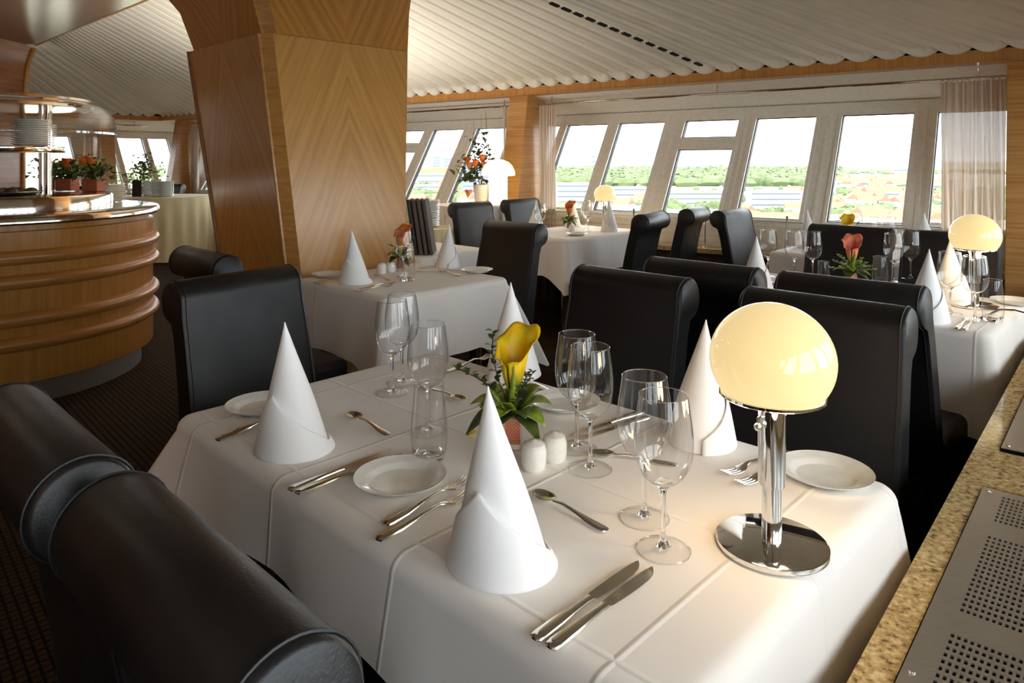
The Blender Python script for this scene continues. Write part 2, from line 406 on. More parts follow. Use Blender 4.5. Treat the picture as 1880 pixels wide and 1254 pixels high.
# air slots in one rib
m = M()
for k in range(13):
    px = 1018+k*22.0; py = 3+k*9.15
    # ray onto the sloping ceiling plane
    u = (px-940)/FPX; vz = (HZ-py)/FPX
    nn = N1[0]*u+N1[1]
    y = (2.02+.237*5.44-EYE)/(vz+.237*nn)
    x = u*y; z = EYE+vz*y
    dirv = (Vector(CR)-Vector((x, y, z))).normalized(); sd = dirv.cross(Vector((0, 0, 1))).normalized()
    for sgn in (-1, 1):
        cc = Vector((x, y, z))+sd*.011*sgn
        cc.z -= .018
        m.box(-.035, .035, -.004, .004, -.01, .004, mp=lambda a, b, c_: tuple(cc+dirv*a+sd*b+Vector((0, 0, c_))))
o = m.build('trim_3', 'void_dark', smooth=False); struct(o, 'row of short dark air slots in one ceiling rib', 'trim')

# beams above the windows
def beam(fn, s0, s1, name, lab):
    m = M().box(s0, s1, .05, .10, 1.965, 2.035, mp=fn); m.box(s0, s1, .05, .22, 1.955, 1.968, mp=fn)
    o = m.build(name, 'beam_wood', smooth=False); struct(o, lab, 'trim')
beam(FW, -11.6, .46, 'trim_4', 'wooden beam along the top of the far windows')
beam(LW, -.05, 5.2, 'trim_5', 'wooden beam above the left windows')
beam(lambda s, l, z: RW(s, l+.0, z), -3.5, 5.25, 'trim_6', 'wooden beam above the windows beside the near table')
def cove(fn, s0, s1, name, lab):
    m = M(); pts = [(.20, 1.975), (.93, 1.80), (.93, 1.86), (.2, 2.03)]
    vs = [fn(s, o_, z) for s in (s0, s1) for o_, z in pts]
    m.add(vs, [(0, 1, 2, 3), (7, 6, 5, 4), (0, 4, 5, 1), (1, 5, 6, 2), (2, 6, 7, 3), (3, 7, 4, 0)])
    struct(m.build(name, 'cove_paint', smooth=False), lab, 'ceiling')
cove(FW, -11.9, .95, 'ceiling_2', 'cream sloping cove above the far windows')
cove(LW, -.9, 5.2, 'ceiling_3', 'cream sloping cove above the left windows')
cove(lambda s, l, z: RW(s, l, z), -3.5, 5.9, 'ceiling_4', 'cream sloping cove above the near windows')

wcount = [0]
def window(fn, a0, a1, z0, z1, zsplit, lab):
    """sash frame with panes in the leaning wall"""
    wcount[0] += 1
    r = empty('window_%d' % wcount[0], fn((a0+a1)/2, lean(z0), z0)); r['kind'] = 'structure'; r['label'] = lab; r['category'] = 'window'
    off = Vector(r.location)
    def mp(q0): return lambda a, q, z: tuple(Vector(fn(a, lean(z)+q, z))-off)
    f = mp(0); bars = [(z0, z1)] if not zsplit else [(z0, zsplit-.055), (zsplit+.055, z1)]
    m = M(); w = .028
    for (b0, b1) in bars:
        m.box(a0-w, a0, -.035, .03, b0-w, b1+w, f); m.box(a1, a1+w, -.035, .03, b0-w, b1+w, f)
        m.box(a0, a1, -.035, .03, b0-w, b0, f); m.box(a0, a1, -.035, .03, b1, b1+w, f)
    if zsplit: m.box(a0-w, a1+w, -.02, .04, zsplit-.03, zsplit+.03, f)
    fr = m.build('window_frame', 'white_paint', r, smooth=False)
    g = M(); w2 = .007
    for (b0, b1) in bars:
        g.box(a0-.001, a0+w2, -.01, .032, b0, b1, f); g.box(a1-w2, a1+.001, -.01, .032, b0, b1, f)
        g.box(a0, a1, -.01, .032, b1-w2, b1+.001, f); g.box(a0, a1, -.01, .032, b0-.001, b0+w2, f)
    g.build('gasket', 'gasket', fr, smooth=False)
    for (b0, b1) in bars:
        M().box(a0+.001, a1-.001, .018, .022, b0+.001, b1-.001, f).build('pane', 'pane_glass', fr, smooth=False)
        M().box((a0+a1)/2-.045, (a0+a1)/2+.045, -.05, -.036, b1+.008, b1+.018, f).build('vent_latch', 'porcelain', r, smooth=False)
    return r
def winwall(fn, s0, s1, glass, name, lab):
    """white mullions between the glass fields"""
    m = M(); f = lambda a, q, z: fn(a, lean(z)+q, z)
    zb, zt, z0, z1 = .80, 1.80, .854, 1.69
    m.box(s0, s1, -.02, .05, zb, z0-.026, f); m.box(s0, s1, -.02, .05, z1+.026, zt, f)
    edges = [s0]+[e for g in glass for e in (g[0]-.027, g[1]+.027)]+[s1]
    for k in range(0, len(edges), 2):
        if edges[k+1]-edges[k] > .004:
            m.box(edges[k], edges[k+1], -.02, .05, z0-.026, z1+.026, f)
            mid = (edges[k]+edges[k+1])/2
            if edges[k+1]-edges[k] > .08: m.box(mid-.012, mid+.012, -.028, -.02, z0-.026, z1+.026, f)
    o = m.build(name, 'white_paint', smooth=False); struct(o, lab, 'wall')
bay = [(-4.17, -3.674, 0), (-3.55, -3.05, 0), (-2.843, -2.33, 1), (-2.176, -1.673, 0), (-1.4725, -.956, 0), (-.80, -.30, 0)]
glass = []
for k in (2, 1, 0):
    for (a, b, s) in bay:
        a2, b2 = a-3.96*k, b-3.96*k
        if k == 2 and a2 < -11.35: continue
        glass.append((a2, b2, s))
winwall(FW, -12.3, .9, glass, 'wall_far', 'white leaning window wall of the far side')
labs = ['beside the left curtain', 'second from the left curtain', 'split into a small upper and a tall lower pane', 'to the right of the split window', 'large one left of the right curtain', 'half hidden behind the right curtain']
for i, (a, b, s) in enumerate(glass):
    k = (len(glass)-1-i)//6; j = (i-(len(glass)-6)) if k == 0 else (5-((len(glass)-1-i) % 6))
    where = ['in the main bay', 'in the bay behind the mushroom lamp', 'in the farthest bay behind the veneered pillar'][k]
    window(FW, a, b, .854, 1.69, 1.475 if s else None, 'tilted white window %s, %s' % (where, labs[j]))
lg = [(-.56, -.22), (-.13, .27), (.36, .55), (.98, 1.30), (1.42, 1.78), (1.9, 2.3), (2.42, 2.9), (3.1, 3.6), (3.75, 4.3), (4.45, 5.0)]
winwall(LW, -.9, 5.2, lg, 'wall_far_left', 'white leaning window wall at the far left')
for i, (a, b) in enumerate(lg):
    window(LW, a, b, .854, 1.69, None, 'tilted white window of the far left wall, %s' % ['squeezed into the corner', 'first from the corner', 'second from the corner', 'first behind the buffet', 'second behind the buffet', 'third behind the buffet', 'fourth behind the buffet', 'fifth behind the buffet', 'sixth behind the buffet', 'last behind the buffet'][i])
# near right wall: camera sits on its inner side
RL = .06
def RWn(s, off, z): return RW(s, RL+off-.35+.0, z)
rg = [(-3.3+.66*k, -3.3+.66*k+.52) for k in range(13)]
winwall(lambda s, o_, z: RW(s, RL+o_, z), -3.6, 5.9, rg, 'wall_right', 'white leaning window wall beside the near table')
for i, (a, b) in enumerate(rg):
    window(lambda s, o_, z: RW(s, RL+o_, z), a, b, .854, 1.69, None, 'tilted white window beside the near table outside the view')

# portals help the daylight find its way in
def portal(fn, s0, s1, name):
    c = Vector(fn((s0+s1)/2, lean(1.27)+.12, 1.27)); e1 = (Vector(fn(s1, 0, 0))-Vector(fn(s0, 0, 0))).normalized()
    up = (Vector(fn(0, lean(1.8), 1.8))-Vector(fn(0, lean(.8), .8))).normalized(); nrm = e1.cross(up)
    inn = Vector((0, 0, 1.2))-c; inn.z = 0
    cen = Vector((-2, 3, 1.3))-c
    if nrm.dot(cen) > 0: e1 = -e1; nrm = -nrm       # the light shines along its -Z
    ld = bpy.data.lights.new(name, 'AREA'); ld.shape = 'RECTANGLE'; ld.size = s1-s0; ld.size_y = 1.12; ld.cycles.is_portal = True
    lo = bpy.data.objects.new(name, ld); C.objects.link(lo)
    R = Matrix((e1, up, nrm)).transposed().to_4x4(); R.translation = c; lo.matrix_world = R
portal(FW, -12.0, .5, 'far_daylight_portal'); portal(LW, 0, 5.1, 'left_daylight_portal'); portal(lambda s, o_, z: RW(s, RL+o_, z), -3.5, 5.2, 'near_daylight_portal')

# parapets and ledges
m = M().box(-11.9, .6, .30, .40, .0, .80, FW)
for k in range(3): m.box(-11.9, .6, .29, .30, .645+.05*k, .685+.05*k, FW)
struct(m.build('wall_far_parapet', 'cladding', smooth=False), 'cream boarded parapet under the far windows', 'wall')
m = M().box(-.6, 5.2, .30, .40, 0, .80, LW); struct(m.build('wall_left_parapet', 'cladding', smooth=False), 'cream parapet under the far left windows', 'wall')
m = M().box(-3.6, 5.6, .25, .36, 0, .80, lambda s, o_, z: RW(s, RL+o_, z)); struct(m.build('wall_right_parapet', 'cladding', smooth=False), 'cream parapet beside the near table', 'wall')
m = M().box(-11.54, .55, 0, .31, .58, .62, FW); struct(m.build('sill_far', 'granite', smooth=False, bevel=.004), 'granite window ledge along the far wall', 'sill')
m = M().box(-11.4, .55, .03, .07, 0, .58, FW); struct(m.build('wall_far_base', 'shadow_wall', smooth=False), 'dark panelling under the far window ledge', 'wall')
m = M().box(0.02, 5.2, 0, .31, .58, .62, LW); struct(m.build('sill_left', 'granite', smooth=False), 'granite window ledge along the far left wall', 'sill')
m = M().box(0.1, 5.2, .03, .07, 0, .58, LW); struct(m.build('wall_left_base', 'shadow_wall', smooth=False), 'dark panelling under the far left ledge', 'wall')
# near ledge with cut-outs below two steel covers
LF = -.274; LZ = .66
def RB(s, l, z): return RW(s, l, z)
m = M().box(-3.6, 5.2, LF, LF+.045, LZ-.045, LZ, RB); m.box(-3.6, 5.2, .18, .33, LZ-.045, LZ, RB)
m.box(1.735, 1.96, LF+.045, .18, LZ-.045, LZ, RB); m.box(3.35, 5.2, LF+.045, .18, LZ-.045, LZ, RB); m.box(-3.6, -.2, LF+.045, .18, LZ-.045, LZ, RB)
struct(m.build('sill_right', 'granite', smooth=False), 'polished yellow and grey granite ledge beside the near table', 'sill')
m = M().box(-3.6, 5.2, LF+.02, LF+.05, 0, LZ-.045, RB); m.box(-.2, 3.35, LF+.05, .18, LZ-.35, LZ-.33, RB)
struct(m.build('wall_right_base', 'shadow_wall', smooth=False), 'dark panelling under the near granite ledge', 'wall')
def cover(s0, s1, blocks, lab):
    l0, l1 = LF+.048, .17; ox, oy, oz = RB((s0+s1)/2, (l0+l1)/2, LZ+.003)
    r = empty('heater_cover', (ox, oy, oz)); tag(r, lab, 'vent cover', 'perforated steel covers on the granite ledge')
    ls = [l0]; nl = 0; lh = .036; pit = .0126; hw = .0043
    x = l0+lh
    holes_l = []
    while x+hw < l1-.02: holes_l.append((x, x+hw)); x += pit*.62
    ls = sorted(set([round(l0, 5), round(l1, 5)]+[round(v_, 5) for h in holes_l for v_ in h]))
    holes_s = []
    for (b0, b1) in blocks:
        n = int(round((b1-b0)/.0166)); p = (b1-b0)/n
        for k in range(n): holes_s.append((b0+k*p, b0+k*p+.0088))
    ss = sorted(set([round(s0, 5), round(s1, 5)]+[round(v_, 5) for h in holes_s for v_ in h]))
    hl = set((round(a, 5), round(b, 5)) for a, b in holes_l); hs = set((round(a, 5), round(b, 5)) for a, b in holes_s)
    m = M(); W = len(ls)
    vs = [tuple(Vector(RB(s_, l_, LZ+.003))-Vector((ox, oy, oz))) for s_ in ss for l_ in ls]
    fs = []
    for i in range(len(ss)-1):
        for j in range(len(ls)-1):
            if (ss[i], ss[i+1]) in hs and (ls[j], ls[j+1]) in hl: continue
            fs.append((i*W+j, (i+1)*W+j, (i+1)*W+j+1, i*W+j+1))
    m.add(vs, fs); m.build('perforated_plate', 'brushed', r, smooth=False, solid=.0022)
    for (s_, l_) in ((s1-.018, l0+.012), (s0+.018, l0+.012), (s0+(s1-s0)*.5, l0+.012)):
        M().lathe([(0, .0025), (.0035, .0022), (.0045, 0), (.0045, -.002)], 12, c=tuple(Vector(RB(s_, l_, LZ+.0045))-Vector((ox, oy, oz)))).build('screw', 'chrome', r)
hwl = .0042
cover(.35, 1.717, [(.45, .80), (.86, 1.164), (1.222, 1.507), (1.567, 1.698)], 'brushed steel ledge cover with square holes in the right foreground')
cover(1.98, 3.2, [(2.05, 2.35), (2.41, 2.7), (2.8, 3.1)], 'brushed steel ledge cover farther along the granite ledge at the right edge')

# leaning wooden posts in the window walls
def post(fn, s0, s1, o0, dep, name, lab):
    def f(a, q, z): return fn(a, o0+q+.16*(z-.94)/1.02, z)
    m = M().box(s0, s1, 0, dep, .0, 1.975, f)
    struct(m.build(name, 'post_wood', smooth=False, bevel=.006), lab, 'pillar')
post(FW, -4.42, -4.19, 0.0, .40, 'wall_post_1', 'leaning wood clad post between the window bays behind the mushroom lamp')
post(FW, -.33, .60, -.02, .40, 'wall_post_2', 'wide wood clad post at the right edge')
post(FW, -8.36, -8.13, 0.0, .40, 'wall_post_3', 'leaning wood clad post hidden behind the veneered pillar')
post(FW, -11.27, -11.08, 0.0, .40, 'wall_post_4', 'leaning wood clad post near the far corner')
post(LW, .60, .80, 0.0, .40, 'wall_post_5', 'leaning wood clad post of the far left wall')
m = M().box(.42, .60, -.02, .4, 0, 2.0, FW)
# curtain rods and curtains
def rod(fn, s0, s1, lab, holders):
    r = empty('curtain_rod', fn((s0+s1)/2, .30, 1.88)); tag(r, lab, 'curtain rod'); off = Vector(r.location)
    M().tube([tuple(Vector(fn(s0, .30, 1.88))-off), tuple(Vector(fn(s1, .30, 1.88))-off)], .011, 10).build('pole', 'chrome_warm', r)
    for h in holders:
        M().tube([tuple(Vector(fn(h, .30, 1.885))-off), tuple(Vector(fn(h, .30, 1.952))-off)], .006, 8).build('holder', 'chrome_warm', r)
rod(FW, -4.17, -.35, 'long metal curtain rod above the main window bay', (-2.32, -4.0, -.5))
rod(FW, -8.1, -4.45, 'metal curtain rod above the bay behind the mushroom lamp', (-6.2, -4.6))
rod(LW, .02, .58, 'short metal curtain rod above the corner window', (.22,))
def curtain(fn, s0, s1, lab, z0=.63, folds=9, amp=.028, taper=0):
    r = empty('curtain', fn((s0+s1)/2, .30, 1.86)); tag(r, lab, 'curtain', 'striped curtains beside the windows'); off = Vector(r.location)
    NU = folds*8; NV_ = 10; vs = []; uv = []
    for i in range(NU+1):
        u = i/NU
        for j in range(NV_+1):
            v_ = j/NV_; z = 1.862-v_*(1.862-z0)
            cen = (s0+s1)/2; half = (s1-s0)/2*(1+taper*v_)
            s_ = cen+(u*2-1)*half+.006*sin(u*40+v_*3)
            q = .30+amp*(.5+.5*v_)*sin(2*pi*folds*u+.8*sin(3*v_+u*9))*(1 if v_ > .04 else .5)
            vs.append(tuple(Vector(fn(s_, q, z))-off)); uv.append((u, v_))
    m = M(); w = NV_+1; m.add(vs, [(i*w+j, (i+1)*w+j, (i+1)*w+j+1, i*w+j+1) for i in range(NU) for j in range(NV_)])
    m.build('fabric', 'curtain', r, weld=False, uv=uv, auto=80)
    for k in range(folds+1):
        s_ = s0+(s1-s0)*k/folds; c = Vector(fn(s_, .30, 1.874))-off; pts = []
        for q in range(13):
            a = 2*pi*q/12; pts.append((c.x+N1[0]*.017*cos(a), c.y+N1[1]*.017*cos(a), c.z+.017*sin(a)))
        M().tube(pts, .0025, 5, caps=False).build('curtain_ring', 'chrome_warm', r)
curtain(FW, -.72, -.345, 'striped curtain left of the wide wooden post at the right edge', folds=11)
curtain(FW, -4.16, -3.95, 'gathered beige curtain right of the leaning post behind the far table', folds=6)
curtain(FW, -4.62, -4.45, 'narrow curtain left of the leaning post behind the flower arrangement', folds=4)
curtain(FW, -11.04, -10.80, 'white curtain near the far corner, left of the veneered pillar', folds=6)
curtain(LW, .83, .97, 'pale curtain behind the glass canopy of the buffet', folds=5)
# guard rail on the far ledge
r = empty('guard_rail', FW(-2.2, .1, .62)); tag(r, 'thin metal guard rail standing on the far window ledge', 'rail'); off = Vector(r.location)
t0 = 1.62*D1[0]+5.706*D1[1]
for k in range(8):
    s_ = t0+.582-.65*k
    if s_ < -4.15: break
    M().tube([tuple(Vector(FW(s_, .1, .62))-off), tuple(Vector(FW(s_, .1, .905))-off)], .008, 10).build('rail_post', 'chrome', r)
    M().lathe([(0, .006), (.02, .006), (.022, 0), (0, 0)], 14, c=tuple(Vector(FW(s_, .1, .62))-off)).build('foot_plate', 'chrome', r)
M().tube([tuple(Vector(FW(-4.15, .1, .855))-off), tuple(Vector(FW(-.36, .1, .855))-off)], .004, 8).build('handrail', 'chrome', r)

# ------------------------------------------------------------------ veneered pillar
def ring(a0, a1, b0, b1, ch): # corners in (a,b); chamfer at a0,b1 (nearest corner)
    return [AB(a0, b0), AB(a0, b1-ch), AB(a0+ch*.8, b1), AB(a1, b1), AB(a1, b0)]
lowr = [(0, ring(1.855, 2.445, -4.02, -3.215, .06)), (.8, ring(1.795, 2.505, -4.10, -3.262, .06)), (1.97, ring(1.70, 2.60, -4.30, -3.36, .06))]
upr = [(1.972, ring(1.72, 2.60, -4.27, -3.36, .06)), (2.2, ring(1.67, 2.63, -4.35, -3.385, .06)), (2.4, ring(1.58, 2.68, -4.52, -3.41, .06)), (2.55, ring(1.44, 2.75, -4.72, -3.44, .06)), (2.665, ring(1.2, 2.85, -5.0, -3.48, .06))]
pil = empty('veneered_pillar', AB(2.1, -3.7)+(0,)); struct(pil, 'big pillar clad in book-matched golden veneer that flares towards the ceiling', 'pillar')
po = Vector(pil.location)
def side(rings, i, name, mat, inset=0):
    vs = []; uv = []
    for z, rg_ in rings:
        p, q = rg_[i], rg_[(i+1) % 5]; L = math.dist(p, q); 
        for k in range(7):
            u = k/6; vs.append((p[0]+(q[0]-p[0])*u-po.x, p[1]+(q[1]-p[1])*u-po.y, z)); uv.append(((u-.5)*L, z))
    m = M(); n = len(rings); m.add(vs, [(i_*7+j, i_*7+j+1, (i_+1)*7+j+1, (i_+1)*7+j) for i_ in range(n-1) for j in range(6)])
    return m.build(name, mat, pil, weld=False, uv=uv)
for rs_, mt_ in ((lowr, 'veneer_low'), (upr, 'veneer_up')):
    for i, nm in ((0, 'side_panel'), (2, 'front_panel'), (3, 'back_panel'), (4, 'back_panel')): side(rs_, i, nm, mt_)
    side(rs_, 1, 'corner_panel', 'trim_wood')
# edge strips along the corners
def strip(rings, i, r_, mat='trim_wood'):
    M().tube([(rg_[i][0]-po.x, rg_[i][1]-po.y, z) for z, rg_ in rings], r_, 8).build('edge_strip', mat, pil)
strip(lowr+upr, 1, .009); strip(lowr, 0, .012, 'core_wood')
tag(pil, None); 

# ------------------------------------------------------------------ buffet bar
bar = empty('buffet_bar', (-3.25, 4.4, 0)); tag(bar, 'round wood clad buffet bar with half-round mouldings and a steel top', 'buffet bar')
M().lathe([(.84, 0), (.84, .135)], 96).build('kick_plate', 'brushed', bar)
M().lathe([(.84, .135), (.905, .137), (.91, .145), (.91, .945), (.885, .95), (.885, .985)], 96).build('bar_body', 'bar_wood', bar)
for zc in (.81, .68, .48, .35):
    M().lathe([(.905, zc-.041)]+[(.900+.050*cos(a), zc+.040*sin(a)) for a in [radians(-80+16*k) for k in range(11)]]+[(.905, zc+.041)], 96).build('moulding', 'bar_mould', bar)
M().lathe([(.66, 1.028), (.92, 1.030), (.945, 1.024), (.952, 1.01), (.952, .992), (.944, .983), (.88, .982)], 96).build('steel_rim', 'chrome_warm', bar)
M().lathe([(.675, 1.03), (.675, 1.10), (.668, 1.114), (.655, 1.116), (0, 1.116)], 96).build('raised_drum', 'chrome_warm', bar)
for (x, y) in ((-2.98, 4.55), (-3.09, 4.66), (-3.7, 4.3), (-3.4, 3.95)):
    M().tube([(x+3.25, y-4.4, 1.116), (x+3.25, y-4.4, 1.66)], .022, 16).build('canopy_post', 'chrome', bar)
M().lathe([(0, 1.372), (.40, 1.372), (.405, 1.38), (.405, 1.405), (.40, 1.412), (0, 1.412)], 64).build('shelf', 'chrome_warm', bar)
M().lathe([(0, 1.655), (.50, 1.652), (.55, 1.655), (.565, 1.67), (.565, 1.695), (.55, 1.712), (.48, 1.725), (0, 1.73)], 72).build('canopy', 'chrome_warm', bar)
M().lathe([(.50, 1.69), (.58, 1.685), (.64, 1.655), (.68, 1.60), (.695, 1.53), (.697, 1.50)], 72).build('curved_glass_guard', 'glass_thin', bar)
M().lathe([(.694, 1.503), (.70, 1.503), (.70, 1.49), (.694, 1.49)], 72, closed=True).build('guard_edge', 'glass_thin', bar)

# added roof slab and fascia keep light from leaking in above the ribbed ceiling
def rp3(P, z): return (P[0], P[1], z)
def outer(fn, s, off): x, y, _ = fn(s, off, 0); return (x, y)
cor = [outer(lambda s, o_, z: RW(s, o_, z), -3.75, 1.35), outer(FW, 1.35, 1.0), outer(FW, -12.6, 1.0), outer(LW, 6.5, 1.0), (-9.5, -4.0)]
m = M().prism(cor, 3.5, 3.65); struct(m.build('roof', 'cove_paint', smooth=False), 'unseen flat roof slab added above the ribbed ceiling to block light', 'roof')
m = M().box(-12.2, .8, .103, .14, 1.97, 3.5, FW); m.box(-.5, 6.5, .103, .14, 1.97, 3.5, LW); m.box(-3.6, 5.4, .103, .14, 1.97, 3.5, lambda s, o_, z: RW(s, o_, z))
m.box(-12.6, 1.35, .95, 1.0, 1.80, 3.5, FW); m.box(-.9, 6.5, .95, 1.0, 1.8, 3.5, LW); m.box(-3.6, 6.3, .98, 1.05, 1.8, 3.5, lambda s, o_, z: RW(s, o_, z))
struct(m.build('wall_light_stop', 'void_dark', smooth=False), 'dark fascia added behind the window beams to block light', 'wall')
m = M().prism([LW(5.2, -.3, 0)[:2], LW(5.2, 1, 0)[:2], LW(5.3, 1, 0)[:2], LW(5.3, -.3, 0)[:2]], 0, 3.5); m.prism([LW(5.2, 0, 0)[:2], LW(5.3, 0, 0)[:2], (-8.2, 5.2), (-8.1, 5.2)], 0, 3.5)
struct(m.build('wall_left_end', 'core_wood', smooth=False), 'wooden wall closing the room at the far left', 'wall')
# ------------------------------------------------------------------ chairs
def make_chair():
    r = empty('dining_chair'); r['category'] = 'chair'
    prof = []
    def P(x, z): prof.append((x, z))
    # front face up, over the roll, down the rear; local +x is where the sitter looks
    P(.092, .40); P(.074, .53); P(.048, .67); P(.022, .79); P(.005, .865)
    cx, cz, rr = -.062, .908, .062
    for k in range(0, 25):
        a = radians(2+k*10); P(cx+rr*cos(a), cz+rr*sin(a))
    P(-.062, .842); P(-.048, .80); P(-.028, .70); P(-.002, .55); P(.016, .40)
    hw = .212; n = len(prof)
    rings = [(-hw+.0, .90), (-hw+.004, .965), (-hw+.014, 1.0), (hw-.014, 1.0), (hw-.004, .965), (hw, .90)]
    cxm = lambda x, z, k: (x, z) if k >= 1 else ((lambda c: (c[0]+(x-c[0])*k, c[1]+(z-c[1])*k))((( -.045 if z > .84 else (.055-(z-.4)*.15)), min(max(z, .42), .905))))
    m = M(); vs = []
    for y, k in rings:
        for x, z in prof:
            X, Z = cxm(x, z, k); fl = 1+.05*max(0, (.9-z))/.5; vs.append((X, y*fl, Z))
    R_ = len(rings)
    fs = [(i*n+j, i*n+(j+1) % n, (i+1)*n+(j+1) % n, (i+1)*n+j) for i in range(R_-1) for j in range(n)]
    fs += [tuple(range(n))[::-1], tuple((R_-1)*n+j for j in range(n))]
    m.add(vs, fs); m.build('backrest', 'leather', r, auto=50)
    for sy in (-1, 1):
        pts = []
        for x, z in prof:
            fl = 1+.05*max(0, (.9-z))/.5; pts.append((x*1.0+(.001 if x > -.03 else -.001), sy*(hw-.011)*fl, z))
        M().tube(pts, .0019, 6).build('piping', 'leather_piping', r)
    m = M(); m.box(.06, .47, -.215, .215, .36, .475); m.build('seat', 'leather', r, bevel=.03, seg=4)
    for x, y in ((.045, -.18), (.045, .18), (.43, -.18), (.43, .18)):
        m = M(); m.tube([(x, y, .37), (x+(.0 if x > .1 else -.04), y, 0)], [.022, .016], 4); m.build('leg', 'dark_wood_leg', r, smooth=False)
    return r
chair = Proto(make_chair())
def put_chair(a, b, ang, label, xy=None, group='black leather dining chairs'):
    x, y = xy if xy else AB(a, b)
    # given spot is the ridge of the roll, local (-.05, 0)
    x += .05*cos(ang); y += .05*sin(ang)
    return chair.put((x, y, 0), ang, label, group)
FA, FmA = AZ, AZ+pi; FB, FmB = BZ, BZ+pi
put_chair(.28, -.69, FA, 'black leather chair in the bottom left corner, its scroll top seen from behind')
put_chair(.27, -1.17, FA, 'black leather chair cut by the left edge, left of the nearest chair')
put_chair(0, 0, radians(-36), 'black leather chair whose front faces the near table, left of the first napkin cone', xy=on(437, 500, .97))
put_chair(1.194, -2.83, FA, 'black leather chair with only its scroll top showing, beside the foot of the veneered pillar')
put_chair(2.96, -2.84, FmA, 'black leather chair at the far side of the small table beside the pillar')
put_chair(1.91, -1.31, FmA, 'black leather chair behind the near table, behind the yellow calla')
put_chair(1.91, -.706, FmA, 'black leather chair behind the large glowing lamp, facing the near table')
put_chair(2.28, -1.25, FA, 'black leather chair seen from behind, backing the one behind the yellow calla')
put_chair(2.28, -.756, FA, 'black leather chair seen from behind, backing the one behind the large lamp')
put_chair(4.13, -2.67, FmB+radians(12), 'black leather chair right of the far table, its nearer one with a rolled top')
put_chair(4.80, -2.72, FmB+radians(12), 'black leather chair right of the far table, the one nearer the window')
put_chair(4.80, -2.40, FB, 'grey sheen leather chair facing right, back to back with the rolled-top chair near the window')
put_chair(4.06, -1.35, FmA, 'black leather chair behind the pink calla at the right table')
put_chair(4.06, -.87, FmA, 'black leather chair behind the smaller glowing lamp at the right')
put_chair(4.10, -4.42, FB, 'black leather chair left of the far table, below the mushroom lamp')
put_chair(4.75, -4.45, FB, 'black leather chair at the far table in front of the leaning wooden post')
put_chair(0, 0, radians(-110), 'black chair behind the skirted buffet table, near the far corner', xy=(-5.05, 10.5))
put_chair(0, 0, radians(-30), 'black chair at the far left, seen behind the pots of the buffet', xy=(-5.85, 9.7))

